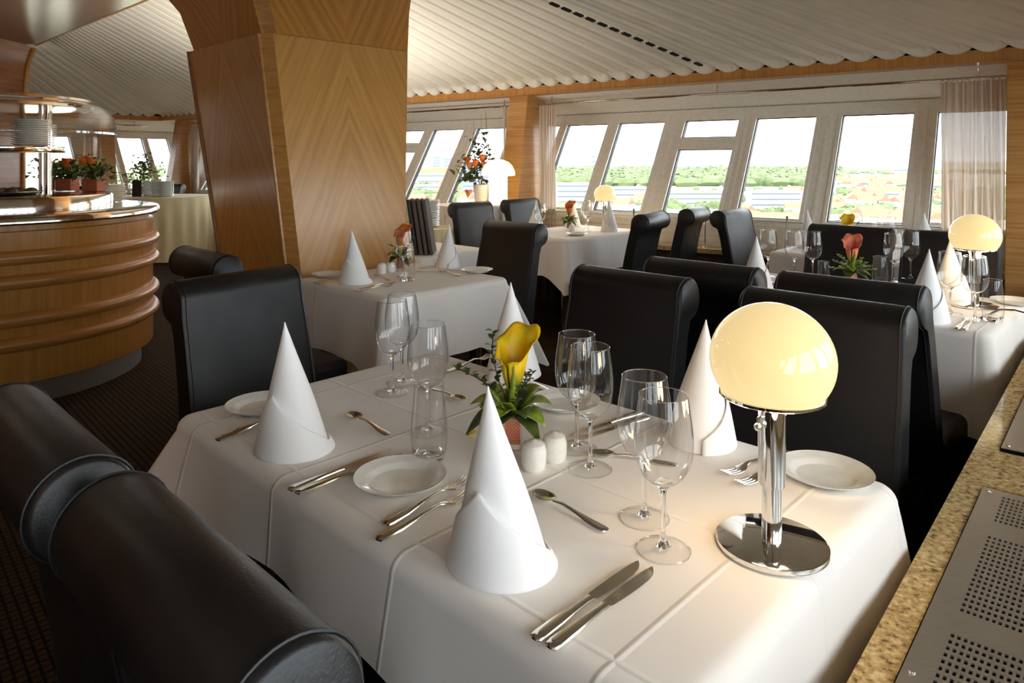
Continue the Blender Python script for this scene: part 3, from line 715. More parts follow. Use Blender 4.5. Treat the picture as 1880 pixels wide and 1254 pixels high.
# ------------------------------------------------------------------ tables and cloths
def cloth_mesh(hx, hy, drops, flare=(.15, .15, .15, .15), rad=.03, zt=.75, corner_extra=.10, seed=1, ripple=.008):
    """drops for sides -x,+x,-y,+y; flare for corners (-x-y),( +x-y),(+x+y),(-x+y)"""
    rnd = random.Random(seed); m = M()
    per = []                                    # perimeter samples: (x, y, nx, ny, side drop, corner weight, corner idx)
    def lerp(a, b, t): return a+(b-a)*t
    cr = rad+.012; ns = 36; nc = 8
    sides = [((-hx, -hy), (hx, -hy), (0, -1), drops[2], 0, 1), ((hx, -hy), (hx, hy), (1, 0), drops[1], 1, 2),
             ((hx, hy), (-hx, hy), (0, 1), drops[3], 2, 3), ((-hx, hy), (-hx, -hy), (-1, 0), drops[0], 3, 0)]
    for si, (p, q, nrm, dr, c0, c1) in enumerate(sides):
        L = math.dist(p, q)
        for k in range(ns):
            t_ = k/(ns-1); t_ = .5-.5*cos(pi*t_)*(.65)-.5*(1-2*t_)*.35
            d = cr+(L-2*cr)*t_; x = lerp(p[0], q[0], d/L); y = lerp(p[1], q[1], d/L)
            per.append((x, y, nrm[0], nrm[1], dr, d, L-d, c0, c1, d+si*2))
        n2_ = sides[(si+1) % 4][2]; dn = sides[(si+1) % 4][3]
        cxx = q[0]-cr*(1 if q[0] > 0 else -1); cyy = q[1]-cr*(1 if q[1] > 0 else -1)
        for k in range(1, nc):
            a = k/nc*pi/2; nx = nrm[0]*cos(a)+n2_[0]*sin(a); ny = nrm[1]*cos(a)+n2_[1]*sin(a)
            per.append((cxx+cr*nx, cyy+cr*ny, nx, ny, lerp(dr, dn, k/nc), 0.0 if k > nc/2 else 0.004, 0.0 if k <= nc/2 else .004, c1, c1, si*2+L))
    cd = [(-.7071, -.7071), (.7071, -.7071), (.7071, .7071), (-.7071, .7071)]
    nvv = 14; rows = []
    hard = min(d for d in drops)
    for (x, y, nx, ny, dr, d0, d1, c0, c1, s_) in per:
        col = []
        dmin = min(d0, d1); ci = c0 if d0 < d1 else c1
        w = max(0, 1-dmin/.17)**1.5; 
        dlow = dr+corner_extra*max(0, 1-dmin/.22)**1.2*(1 if flare[ci] > .05 else .2)
        for k in range(7):                       # rounded edge
            a = k/6*pi/2
            col.append((x-nx*rad+nx*rad*sin(a), y-ny*rad+ny*rad*sin(a), zt-rad+rad*cos(a)))
        for k in range(1, nvv+1):
            v_ = k/nvv; z = zt-rad-v_*(dlow-rad)
            rp = ripple*sin(s_*9+seed)*v_+ripple*.6*sin(s_*23+2*seed)*v_
            if w > 0: rp *= (1-w)
            ex = flare[ci]*w*v_**.9
            sl = .018*v_
            col.append((x+nx*(rp+sl)+cd[ci][0]*ex, y+ny*(rp+sl)+cd[ci][1]*ex, z))
        rows.append(col)
    n = len(rows); k = len(rows[0]); vs = [p for c in rows for p in c]
    fs = [(i*k+j, ((i+1) % n)*k+j, ((i+1) % n)*k+j+1, i*k+j+1) for i in range(n) for j in range(k-1)]
    c = len(vs)
    prev = [i*k for i in range(n)]
    for q in (.97, .85, .68, .5, .3, .12):
        cur = []
        for i in range(n):
            x, y, z = vs[i*k]; cur.append(len(vs)); vs.append((x*q, y*q, zt))
        fs += [(prev[i], cur[i], cur[(i+1) % n], prev[(i+1) % n]) for i in range(n)]; prev = cur
    c = len(vs); vs.append((0, 0, zt)); fs += [(prev[i], c, prev[(i+1) % n]) for i in range(n)]
    m.add(vs, fs); return m
def table(a0, a1, b0, b1, drops, flare, tlabel, clabel, seed, legs=True, zt=TZ, extra=.10):
    cx, cy = AB((a0+a1)/2, (b0+b1)/2); hx = (a1-a0)/2; hy = (b1-b0)/2
    # local x = A, local y = -B
    t_ = empty('dining_table', (cx, cy, 0), AZ); tag(t_, tlabel, 'table', 'cloth covered dining tables')
    M().box(-hx+.036, hx-.036, -hy+.036, hy-.036, zt-.03, zt-.003).build('tabletop', 'dark_wood_leg', t_, smooth=False)
    for sx in (-1, 1):
        for sy in (-1, 1):
            x, y = sx*(hx-.09), sy*(hy-.09)
            M().tube([(x, y, 0), (x, y, zt-.03)], .024, 16).build('leg', 'chrome', t_)
    # sides: -x = -A, +x = +A, -y = +B, +y = -B
    m = cloth_mesh(hx, hy, drops, flare, seed=seed, zt=zt, corner_extra=extra)
    o = m.build('tablecloth', 'tablecloth_linen', auto=75, solid=0); o.location = (cx, cy, 0); o.rotation_euler = (0, 0, AZ)
    tag(o, clabel, 'tablecloth', 'white tablecloths'); return t_
# corners order: (-A,+B) near, (+A,+B) right, (+A,-B) far, (-A,-B) left
table(.622, 1.400, -1.675, -.372, (.155, .30, .24, .33), (.02, .03, .10, .12), 'dining table under the white cloth in the foreground', 'white linen cloth with ironed creases on the near table', 3, extra=.06)
table(1.760, 2.512, -3.165, -2.425, (.30, .30, .30, .29), (.15, .19, .02, .03), 'small square dining table beside the veneered pillar', 'white cloth with long pointed corners on the small table by the pillar', 5, extra=.13)
table(2.785, 3.55, -1.66, -.475, (.33, .30, .28, .30), (.03, .02, .1, .12), 'dining table at the right behind the foreground chairs', 'white cloth on the right-hand table with the smaller glowing lamp', 7)
table(3.985, 4.985, -3.98, -3.285, (.29, .26, .27, .29), (.14, .03, .03, .08), 'dining table in front of the far windows', 'white cloth on the far table with three napkin cones and a small lamp', 9)
table(4.36, 5.06, -1.95, -.95, (.28, .22, .26, .28), (.05, .02, .02, .05), 'dining table close to the far windows at the right', 'white cloth on the table behind the pink calla', 11)
table(2.63, 3.24, -3.95, -3.30, (.28, .26, .27, .28), (.05, .05, .03, .03), 'side table behind the veneered pillar', 'white cloth on the side table carrying the dark menus', 13)

# ------------------------------------------------------------------ tableware prototypes
def make_wine_glass():
    r = empty('wine_glass'); r['category'] = 'wine glass'
    bowl = [(.0035, .0985), (.012, .0995), (.022, .1035), (.0315, .112), (.0385, .125), (.0425, .140), (.0440, .156), (.0436, .172), (.0415, .192), (.0385, .212), (.0360, .230)]
    bw = M().lathe(bowl, 40).build('bowl', 'glass_thin', r)
    M().lathe([(.0360, .2292), (.0367, .2300), (.0360, .2308), (.0353, .2300)], 40, closed=True).build('rim', 'glass_solid', bw)
    M().lathe([(0, .0985), (.008, .0995), (.0125, .1015), (.0135, .0995), (.0065, .092), (.0040, .082), (.0034, .05), (.0037, .025), (.0060, .012), (.011, .0065), (0, .004)], 20).build('stem', 'glass_solid', r)
    M().lathe([(0, .0035), (.010, .0048), (.024, .0032), (.039, .0018), (.040, .001)], 40).build('foot', 'glass_foot', r)
    M().lathe([(.039, .0018), (.0404, .0012), (.039, .0004), (.038, .001)], 40, closed=True).build('foot_rim', 'glass_solid', r)
    return r
wine = Proto(make_wine_glass())
def make_tumbler():
    r = empty('water_glass'); r['category'] = 'glass'
    bw = M().lathe([(.0285, .004), (.033, .02), (.0350, .045), (.0345, .075), (.031, .115), (.0285, .148)], 40).build('wall', 'glass_thin', r)
    M().lathe([(.0285, .1472), (.0293, .148), (.0285, .1488), (.0278, .148)], 36, closed=True).build('rim', 'glass_solid', bw)
    M().lathe([(0, .0005), (.027, .0005), (.0295, .004), (.0305, .016), (.025, .019), (.012, .012), (0, .011)], 36).build('thick_base', 'glass_solid', r)
    return r
tumbler = Proto(make_tumbler())
def make_plate():
    r = empty('side_plate'); r['category'] = 'plate'
    M().lathe([(0, .004), (.048, .004), (.052, .005), (.058, .0105), (.066, .0135), (.0805, .0165), (.0822, .0175), (.0815, .0160), (.066, .0095), (.056, .003), (.045, .0008), (0, .0008)], 64).build('plate', 'porcelain', r)
    return r
plate = Proto(make_plate())
def make_napkin():
    r = empty('folded_napkin'); r['category'] = 'napkin'
    H = .252; R0 = .066
    def prof(t_): return R0*((1-t_)**.93)*(1+.10*sin(pi*min(1, t_*1.2)))*(1+.05*(1-t_)**6)
    def f(u, v_):
        a = 2*pi*u; q = prof(v_)*(1+.05*cos(2*a+.6)*(1-v_))
        if v_ > .999: q = .0012
        return (q*cos(a)-.018*v_, q*sin(a)-.0085*v_, H*v_*(1-.015*cos(a)*(1-v_)))
    M().grid(f, 48, 28, closeu=True).build('cone', 'napkin_linen', r)
    def g(u, v_):                                       # folded cuff, highest at the left front
        a = radians(-200)+radians(250)*u
        top = .07+.40*max(0, 1-abs(u-.42)/.46)**1.0
        t_ = top*v_; q = prof(t_)*(1+.05*cos(2*a+.6)*(1-t_))+.0050+.0045*(1-v_)
        return (q*cos(a)-.018*t_, q*sin(a)-.0085*t_, H*t_)
    M().grid(g, 40, 14).build('cuff', 'napkin_linen', r, solid=.003)
    return r
napkin = Proto(make_napkin())

def loft(m, secs, seg=10):
    """secs: (s, halfwidth, z centre, half thickness)"""
    vs = []; n = len(secs)
    for s_, w, z, h in secs:
        for k in range(seg):
            a = 2*pi*k/seg; ca, sa = cos(a), sin(a)
            vs.append((s_, w*math.copysign(abs(ca)**.7, ca), z+h*math.copysign(abs(sa)**.8, sa)))
    fs = [(i*seg+k, i*seg+(k+1) % seg, (i+1)*seg+(k+1) % seg, (i+1)*seg+k) for i in range(n-1) for k in range(seg)]
    fs += [tuple(range(seg))[::-1], tuple((n-1)*seg+k for k in range(seg))]
    return m.add(vs, fs)
def make_knife():
    r = empty('table_knife'); r['category'] = 'knife'
    loft(M(), [(0, .004, .004, .001), (.003, .0085, .004, .0032), (.012, .0098, .004, .0036), (.045, .0088, .0045, .0034), (.07, .0066, .005, .003), (.10, .0052, .005, .003), (.108, .0062, .005, .003), (.111, .0060, .005, .0028)]).build('handle', 'silver', r)
    m = M(); secs = []
    out = [(.111, -.0035, .0075), (.118, -.0065, .0085), (.14, -.0085, .0090), (.17, -.0095, .0092), (.195, -.0090, .0088), (.21, -.0065, .0080), (.220, -.001, .0066), (.225, .004, .0052)]
    vs = []
    for s_, lo, hi in out:
        vs += [(s_, lo, .0036), (s_, lo, .0044), (s_, hi-.001, .0060), (s_, hi-.001, .0040)]
    n = len(out); fs = [(i*4+k, i*4+(k+1) % 4, (i+1)*4+(k+1) % 4, (i+1)*4+k) for i in range(n-1) for k in range(4)]+[(0, 1, 2, 3), (n*4-1, n*4-2, n*4-3, n*4-4)]
    m.add(vs, fs).build('blade', 'silver', r, auto=60); return r
knife = Proto(make_knife())
def make_fork():
    r = empty('table_fork'); r['category'] = 'fork'
    loft(M(), [(0, .004, .004, .0012), (.003, .0082, .004, .003), (.012, .0095, .004, .0034), (.045, .0082, .0045, .003), (.07, .0050, .006, .0026), (.10, .0030, .0095, .0022), (.125, .0032, .0115, .002), (.138, .0060, .0100, .0016), (.148, .0105, .007, .0013), (.156, .0118, .005, .0012)]).build('handle', 'silver', r)
    for k in range(4):
        y = -.0098+k*.00653
        m = M(); loft(m, [(.152, .0020, .0055, .0011), (.165, .0017, .0040, .0010), (.180, .0015, .0055, .0010), (.192, .0012, .009, .0009), (.197, .0006, .0105, .0005)], 6)
        m.v = [(x, yy+y, z) for x, yy, z in m.v]; m.build('tine', 'silver', r)
    return r
fork = Proto(make_fork())
def make_spoon():
    r = empty('dessert_spoon'); r['category'] = 'spoon'
    loft(M(), [(0, .003, .003, .001), (.003, .0072, .003, .002), (.012, .008, .003, .0022), (.04, .0068, .0035, .0022), (.065, .004, .006, .0022), (.095, .0026, .0085, .002), (.118, .0032, .0065, .0018), (.124, .005, .006, .0014)]).build('handle', 'silver', r)
    def f(u, v_):
        a = 2*pi*u; q = v_; x = .144+.0245*q*cos(a); y = .0160*q*sin(a)*(1-.12*cos(a))
        return (x, y, .0010+.0065*q**2)
    M().grid(f, 32, 8, closeu=True).build('bowl', 'silver', r, solid=.0012); return r
spoon = Proto(make_spoon())
def make_shaker(nm):
    r = empty(nm); r['category'] = 'shaker'
    M().lathe([(0, 0), (.019, 0), (.0225, .004), (.0238, .015), (.0238, .036), (.0215, .0425)], 32).build('body', 'porcelain', r)
    M().lathe([(.0215, .0427), (.0205, .0475), (.015, .0515), (.006, .053), (.004, .0545), (0, .055)], 32).build('cap', 'porcelain', r)
    return r
def cut(pr, p, q, label, group, L, z=TZ, head_first=False):
    """lay a piece of cutlery with its handle end at photo spot p, tip towards q"""
    a = on(p[0], p[1], z); b = on(q[0], q[1], z); ang = math.atan2(b[1]-a[1], b[0]-a[0])
    return pr.put((a[0], a[1], z+.0015), ang, label, group)

G = 'cutlery on the near table'
cut(knife, (980, 1182), (1177, 1040), 'left knife of the pair at the front edge of the near table', G, .225)
cut(knife, (1008, 1198), (1202, 1052), 'right knife of the pair at the front edge of the near table', G, .225)
cut(knife, (530, 905), (720, 832), 'upper knife of the pair between the left napkin cone and the white plate', G, .225)
cut(knife, (543, 911), (733, 843), 'lower knife of the pair between the left napkin cone and the white plate', G, .225)
cut(fork, (706, 970), (862, 885), 'upper fork of the pair left of the front napkin cone', G, .197)
cut(fork, (692, 998), (858, 915), 'lower fork of the pair left of the front napkin cone', G, .197)
cut(spoon, (1115, 980), (975, 905), 'spoon right of the front napkin cone', G, .168)
cut(spoon, (715, 803), (635, 760), 'spoon behind the left napkin cone, in front of the tall glasses', G, .168)
cut(fork, (397, 813), (505, 775), 'lower fork half hidden behind the left napkin cone', G, .197)
cut(fork, (426, 799), (530, 764), 'upper fork half hidden behind the left napkin cone', G, .197)
cut(fork, (1450, 832), (1352, 870), 'upper fork behind the chrome lamp stem', G, .197)
cut(fork, (1478, 848), (1366, 893), 'lower fork behind the chrome lamp stem', G, .197)
cut(fork, (1010, 724), (905, 672), 'fork between the vase twigs and the plate behind it', G, .197)
cut(fork, (818, 688), (905, 655), 'fork at the far edge of the near table, behind the green twigs', G, .197)
cut(spoon, (770, 712), (850, 738), 'spoon half hidden between the tall glasses and the flowers', G, .168)
cut(knife, (1180, 760), (1068, 799), 'knife right of the shakers, behind the wine glasses', G, .225)
cut(knife, (1190, 770), (1088, 804), 'second knife right of the shakers, a little nearer', G, .225)
cut(spoon, (1245, 858), (1128, 842), 'spoon behind the pair of wine glasses at the front right', G, .168)
def at(pr, px, py, label, group=None, z=TZ, rz=0, sc=None):
    x, y = on(px, py, z); return pr.put((x, y, z+.0005), rz, label, group, sc)
G = 'wine glasses'
at(wine, 1218, 1010, 'wine glass nearest to the big lamp, in front of its neighbour', G)
at(wine, 1183, 952, 'wine glass just behind and left of the frontmost one', G)
at(wine, 1084, 862, 'wine glass right of the salt shakers, the nearer of two', G)
at(wine, 1059, 824, 'wine glass right of the flowers, the farther of two', G)
at(wine, 786, 794, 'wine glass directly behind the tall water glass', G)
at(wine, 720, 722, 'wine glass at the far left of the near table', G)
at(wine, 738, 703, 'wine glass at the back of the near table, right behind the far left one', G)
at(tumbler, 788, 846, 'tall water glass beside the white plate on the near table', 'water glasses')
G = 'side plates'
at(plate, 735, 888, 'white side plate between the knives and the front napkin cone', G)
at(plate, 1515, 878, 'white side plate right of the big lamp stem', G)
at(plate, 1038, 747, 'white side plate right of the vase leaves', G)
at(plate, 482, 752, 'white side plate half hidden behind the left napkin cone', G)
G = 'napkins folded into cones'
at(napkin, 921, 1030, 'white napkin cone at the front centre, in front of the vase', G, rz=radians(-25))
at(napkin, 541, 822, 'white napkin cone at the left end of the near table', G, rz=radians(-25))
at(napkin, 1282, 808, 'white napkin cone left of the big glowing lamp', G, rz=radians(100))
at(napkin, 939, 688, 'white napkin cone hidden behind the yellow calla', G, rz=radians(60))
x, y = T(980, 861); o = make_shaker('salt_shaker'); o.location = (x, y, TZ+.0005); tag(o, 'white porcelain shaker in front, touching the left side of its twin')
x, y = T(1018, 845); o = make_shaker('pepper_shaker'); o.location = (x, y, TZ+.0005); tag(o, 'white porcelain shaker behind right, beside the wine glass foot')

# ------------------------------------------------------------------ lamps
def make_lamp(light_power=.8):
    r = empty('table_lamp'); r['category'] = 'lamp'
    M().lathe([(0, .010), (.078, .010), (.0805, .0085), (.081, .005), (.0805, .0015), (.078, 0), (0, 0)], 72).build('base_disc', 'chrome', r)
    M().lathe([(.0145, .010), (.0145, .095)], 32).build('lower_stem', 'chrome', r)
    M().lathe([(.0150, .093), (.0195, .093), (.0198, .096), (.0198, .205), (.0195, .212), (.023, .213), (.023, .224), (.012, .226)], 40).build('stem', 'chrome', r)
    sw = M().tube([(-.019, -.006, .196), (-.024, -.012, .196), (-.025, -.013, .188)], [.002, .0025, .002], 8).build('switch', 'chrome', r)
    M().sphere((-.026, -.015, .184), .006, 12, 8).build('pull_knob', 'chrome', sw)
    M().lathe([(.012, .2245), (.074, .2245), (.0765, .226), (.0765, .230), (.074, .231), (.012, .229)], 64).build('shade_holder', 'chrome', r)
    R_ = .0905; zc = .228+.052
    M().lathe([(R_*cos(radians(a)), zc+R_*.93*sin(radians(a))) for a in [-36+k*6.3 for k in range(21)]], 72).build('lamp_shade', 'opal', r)
    ld = bpy.data.lights.new('bulb', 'POINT'); ld.energy = light_power; ld.color = (1, .70, .38); ld.shadow_soft_size = .035
    lo = bpy.data.objects.new('bulb', ld); C.objects.link(lo); lo.parent = r; lo.location = (0, 0, .205)
    for k in range(1): pass
    lo.location = (0, 0, .19)
    bpy.data.objects.remove(lo)
    for k in range(3):
        a = 2*pi*k/3+.5; ld2 = bpy.data.lights.new('bulb_glow', 'POINT'); ld2.energy = light_power/3; ld2.color = (1, .70, .38); ld2.shadow_soft_size = .02
        lo = bpy.data.objects.new('bulb_glow', ld2); C.objects.link(lo); lo.parent = r; lo.location = (.045*cos(a), .045*sin(a), .205)
    return r
lamp = Proto(make_lamp())
G = 'glass dome table lamps'
at(lamp, 1417, 1003, 'big glowing dome lamp with chrome stem on the near table', G)
at(lamp, 1790, 563, 'smaller glowing dome lamp on the right-hand table', G)
x, y = AB(4.88, -3.60); lamp.put((x, y, TZ+.0005), 0, 'tiny glowing dome lamp on the far table before the windows', G)

# ------------------------------------------------------------------ flowers
def leaf(m, base, tip, width, droop=.0, fold=.15, n=7):
    base = Vector(base); tip = Vector(tip); d = tip-base; side = d.cross(Vector((0, 0, 1)))
    if side.length < 1e-4: side = Vector((1, 0, 0))
    side.normalize(); vs = []
    for i in range(n+1):
        t_ = i/n; p = base+d*t_; p.z += -droop*(t_**2)+.25*d.length*sin(pi*t_)*.5
        w = width*(sin(pi*t_**.75)**.8 if 0 < t_ < 1 else .03)
        up = Vector((0, 0, fold*w))
        vs += [tuple(p-side*w+up), tuple(p-side*w*.5+up*.35), tuple(p), tuple(p+side*w*.5+up*.35), tuple(p+side*w+up)]
    fs = [(i*5+j, i*5+j+1, (i+1)*5+j+1, (i+1)*5+j) for i in range(n) for j in range(4)]
    return m.add(vs, fs)
def spathe(m, base, top, R_, H, face=-90, flip=1):
    """calla: a furled trumpet with a flared wavy lip that rises to a point on one side"""
    bx, by, bz = base; tx, ty, tz = top; fa = radians(face)
    def f(u, v_):
        a = fa+(u-.5)*2*pi*.96; s_ = (1+cos((u-.5)*2*pi))/2              # 1 on the pointed side
        t_ = v_*(.62+.38*s_)
        r_ = R_*(.16+.16*t_+.60*(1-math.exp(-5*max(0, t_-.12)))+.25*max(0, t_-.5))
        fl = max(0, v_-.72)/.28
        r_ *= 1+.30*fl*fl+.10*fl*sin(6*2*pi*u)+.09*fl*sin(3*2*pi*u+1)+.35*fl*fl*s_**6
        z = bz+H*t_-.35*R_*fl*fl*(1-.6*s_)+.16*R_*fl*sin(11*u*pi)
        return (bx+tx*t_+r_*cos(a), by+ty*t_+r_*sin(a), z)
    return m.grid(f, 44, 18)
def twig(r, pts, nleaf, size, lm='leaf_dark', sm='twig_brown'):
    pts = [Vector(p) for p in pts]
    M().tube(pts, .0012, 5).build('twig', sm, r)
    m = M()
    for k in range(nleaf):
        t_ = .25+.75*k/max(1, nleaf-1); s_ = t_*(len(pts)-1); i = min(int(s_), len(pts)-2); p = pts[i].lerp(pts[i+1], s_-i)
        a = k*2.4; d = Vector((cos(a), sin(a)*.8, .4+.3*sin(k))).normalized()*size
        leaf(m, p, p+d, size*.36, .0, .1, 4)
    o = m.build('twig_leaves', lm, r, solid=.0006)
def arrangement(name, px, py, label, petal, vh=.072, sc=1.0, lx=0, pot='orange_mesh', big=True, z=TZ, vis_dark=False):
    x, y = on(px, py, z); r = empty(name, (x, y, z+.0005)); tag(r, label, 'flowers', 'small flower arrangements on the tables')
    w = .0185
    m = M().box(-w, w, -w, w, .0005, vh); m.build('vase', 'glass_thin', r, smooth=False, bevel=.003)
    M().box(-w+.003, w-.003, -w+.003, w-.003, .012, vh-.008).build('vase_lining', pot, r, smooth=False)
    # calla
    M().tube([(0, 0, .03), (.002, 0, vh+.05), (.0, 0, vh+.085)], [.0045, .005, .006], 10).build('flower_stem', 'leaf_green', r)
    sm = spathe(M(), (0, 0, vh+.022), (.004, .006, 0), .034, .150, 60); sm.build('flower', petal, r, solid=.001, auto=80)
    M().tube([(-.001, -.003, vh+.015), (0, -.0095, vh+.035), (.001, -.022, vh+.06), (.003, -.027, vh+.10)], [.006, .0075, .005, .001], 8).build('flower_rib', 'leaf_green', r)
    if big:
        M().tube([(.006, .004, vh-.01), (.008, .003, vh+.09)], [.003, .002], 8).build('spadix', 'yellow_green', r)
    rnd = random.Random(int(px))
    spec = [((-.062, -.02), .045, 'leaf_green', .030), ((.075, -.015), .050, 'leaf_green', .024), ((.06, -.045), .018, 'leaf_green', .024), ((-.045, -.055), .005, 'leaf_dark', .026),
            ((.045, .05), .05, 'leaf_green', .02), ((-.07, .03), .03, 'leaf_dark', .022), ((.05, -.06), -.01, 'leaf_dark', .018), ((0, .06), .04, 'leaf_green', .02), ((-.025, -.06), .04, 'leaf_green', .018), ((.025, -.05), .035, 'leaf_dark', .02)]
    spec += [((-.05, .01), .065, 'leaf_green', .024), ((.055, .02), .075, 'leaf_green', .022), ((-.03, -.03), .055, 'leaf_green', .020), ((.03, .02), .065, 'leaf_dark', .02), ((-.02, .045), .06, 'leaf_dark', .02)]
    for (dx, dy), dz, mt, wd in spec:
        m = M(); leaf(m, (dx*.12, dy*.12, vh-.004), (dx*1.05, dy*1.05, vh+dz-.01), wd*1.12, .02, .2, 8); m.build('leaf', mt, r, solid=.0008)
    return r
r = arrangement('flower_arrangement', 941, 822, 'yellow calla with green leaves in a small orange-lined glass vase on the near table', 'petal_yellow')
vh = .072
twig(r, [(-.005, 0, vh), (-.04, .01, vh+.045), (-.08, .02, vh+.066), (-.118, .03, vh+.080)], 22, .017)
for (dx, dy, dz, wd, mt_) in ((-.092, -.03, -.02, .028, 'leaf_dark'), (-.085, .0, .03, .03, 'leaf_green'), (-.07, -.05, -.035, .018, 'leaf_dark'), (-.06, .03, .06, .022, 'leaf_green')):
    m = M(); leaf(m, (dx*.15, dy*.12, vh), (dx, dy, vh+dz), wd, .015, .25, 8); m.build('leaf', mt_, r, solid=.0008)
twig(r, [(-.003, .005, vh), (-.03, .02, vh+.06), (-.042, .03, vh+.11), (-.040, .03, vh+.155)], 18, .017)
twig(r, [(.006, .0, vh), (.02, .005, vh+.045), (.03, .0, vh+.078)], 18, .012)
twig(r, [(.0, -.01, vh), (.008, -.02, vh+.03), (.012, -.02, vh+.06)], 14, .012)
twig(r, [(.004, .01, vh), (.03, .03, vh+.05), (.042, .03, vh+.07)], 10, .012)
m = M(); m.sphere((-.040, -.045, vh+.0), .011, 10, 8, (1, .7, 1.3)); m.build('bud', 'yellow_green', r)
m = M(); x, y = T(868, 800); leaf(m, (x-.012, y-.003, TZ+.001), (x+.016, y+.006, TZ+.004), .008, 0, .3, 6)
o = m.build('fallen_petal', 'petal_yellow', solid=.0008); tag(o, 'yellow fallen petal on the near table, left of the front napkin cone', 'petal')
r = arrangement('flower_arrangement', 735, 497, 'orange calla in a small vase on the table beside the pillar', 'petal_orange', pot='terracotta')
twig(r, [(0, 0, vh), (-.03, .0, vh+.05), (-.055, 0, vh+.06)], 10, .016, 'leaf_dark'); twig(r, [(0, 0, vh), (.035, .0, vh+.05), (.07, 0, vh+.10)], 10, .016)
r = arrangement('flower_arrangement', 1564, 528, 'pink calla with feathery greenery on the right-hand table', 'petal_pink')
for dx, dz in ((-.09, .05), (-.07, .075), (-.05, .03), (.06, .04), (.08, .025), (-.11, .02), (.04, .06), (.1, .01)):
    twig(r, [(0, 0, vh), (dx*.5, -.01, vh+dz*.7), (dx, -.015, vh+dz)], 16, .014, 'leaf_green')
x, y = AB(4.55, -3.72)
r = arrangement('flower_arrangement', 1055, 420, 'small orange flower with bushy leaves on the far table', 'petal_orange', pot='twig_brown')
r.location = (x, y, TZ+.0005)
for k in range(7):
    a = k*.9; twig(r, [(0, 0, vh*.8), (.03*cos(a), .03*sin(a), vh+.03), (.062*cos(a), .062*sin(a), vh+.012)], 9, .024, 'leaf_green')
r = arrangement('flower_arrangement', 1606, 452, 'yellow calla on the table behind the pink one', 'petal_yellow')
x, y = AB(4.62, -1.55); r.location = (x, y, TZ+.0005)
twig(r, [(0, 0, vh), (.05, 0, vh+.09), (.075, 0, vh+.12)], 10, .016)

# ---- small table beside the pillar
G = 'napkins folded into cones'
at(napkin, 653, 519, 'white napkin cone in front of the golden veneer', G, rz=radians(-25), sc=.99)
at(napkin, 820, 490, 'white napkin cone on the small table right of the orange calla', G, rz=radians(120), sc=.92)
at(tumbler, 747, 516, 'tall water glass on the small table by the pillar', 'water glasses', sc=1.12)
at(wine, 741, 508, 'wine glass on the small table in front of the orange calla', 'wine glasses', sc=.98)
at(plate, 603, 508, 'white side plate left of the napkin cone by the pillar', 'side plates')
at(plate, 876, 500, 'white side plate at the right corner of the small table', 'side plates')
G = 'cutlery on the small table by the pillar'
for i, (p, q, pr, lb) in enumerate([((578, 521), (622, 509), knife, 'knife left of the napkin cone by the pillar'), ((584, 524), (628, 512), knife, 'second knife left of the napkin cone by the pillar'),
        ((652, 537), (718, 527), fork, 'nearer fork in front of the napkin cone by the pillar'), ((660, 532), (724, 522), fork, 'farther fork in front of the napkin cone by the pillar'),
        ((716, 516), (682, 506), spoon, 'spoon right of the napkin cone by the pillar'), ((845, 508), (818, 502), fork, 'fork by the napkin cone at the right of the small table'),
        ((770, 494), (808, 489), knife, 'knife behind the orange calla'), ((762, 500), (800, 500), spoon, 'spoon near the middle of the small table')]):
    cut(pr, p, q, lb, G, 0)
x, y = T(701, 502); o = make_shaker('salt_shaker'); o.location = (x, y, TZ+.0005); tag(o, 'white shaker at the left in front of the golden veneer')
x, y = T(718, 499); o = make_shaker('pepper_shaker'); o.location = (x, y, TZ+.0005); tag(o, 'white shaker between its twin and the orange calla vase')

# ---- right-hand table
at(napkin, 1699, 588, 'white napkin cone at the near edge of the right-hand table', 'napkins folded into cones', rz=radians(70), sc=1.03)
at(napkin, 1745, 548, 'white napkin cone behind the wine glasses of the right-hand table', 'napkins folded into cones', rz=radians(30))
x, y = AB(2.93, -1.36); napkin.put((x, y, TZ+.0005), 1.0, 'white napkin cone at the left end of the right-hand table', 'napkins folded into cones')
G = 'wine glasses'
at(wine, 1744, 576, 'wine glass left of the smaller lamp stem', G)
at(wine, 1790, 588, 'wine glass in front of the smaller lamp stem', G)
at(tumbler, 1823, 590, 'water glass right of the smaller lamp', 'water glasses', sc=1.0)
at(wine, 1410, 508, 'wine glass right of the leftmost napkin of the right-hand table', G)
at(wine, 1458, 512, 'wine glass left of the pink calla', G); at(wine, 1492, 513, 'wine glass close to the left side of the pink calla', G)
at(wine, 1640, 518, 'wine glass right of the pink calla', G); at(wine, 1672, 512, 'wine glass behind the napkin cone at the near edge', G)
at(tumbler, 1616, 532, 'water glass right of the pink calla', 'water glasses')
at(tumbler, 1512, 528, 'water glass left of the pink calla', 'water glasses', sc=.8)
G = 'cutlery on the right-hand table'
cut(fork, (1756, 606), (1800, 575), 'fork in front of the smaller lamp', G, 0); cut(fork, (1770, 608), (1812, 577), 'second fork in front of the smaller lamp', G, 0)
cut(knife, (1440, 525), (1392, 540), 'knife near the leftmost napkin cone of the right-hand table', G, 0)
at(plate, 1862, 558, 'white side plate at the right edge of the photo', 'side plates')
at(plate, 1440, 523, 'white side plate between the two left glasses of the right-hand table', 'side plates')
pts = [T(px_, py_) for px_, py_ in ((1800, 586), (1835, 570), (1862, 571), (1885, 577), (1905, 590))]
m = M().tube([(p[0], p[1], TZ+.004) for p in pts], .003, 8); tag(m.build('lamp_cord', 'void_dark'), 'black lamp cord curling over the right-hand cloth', 'cord')
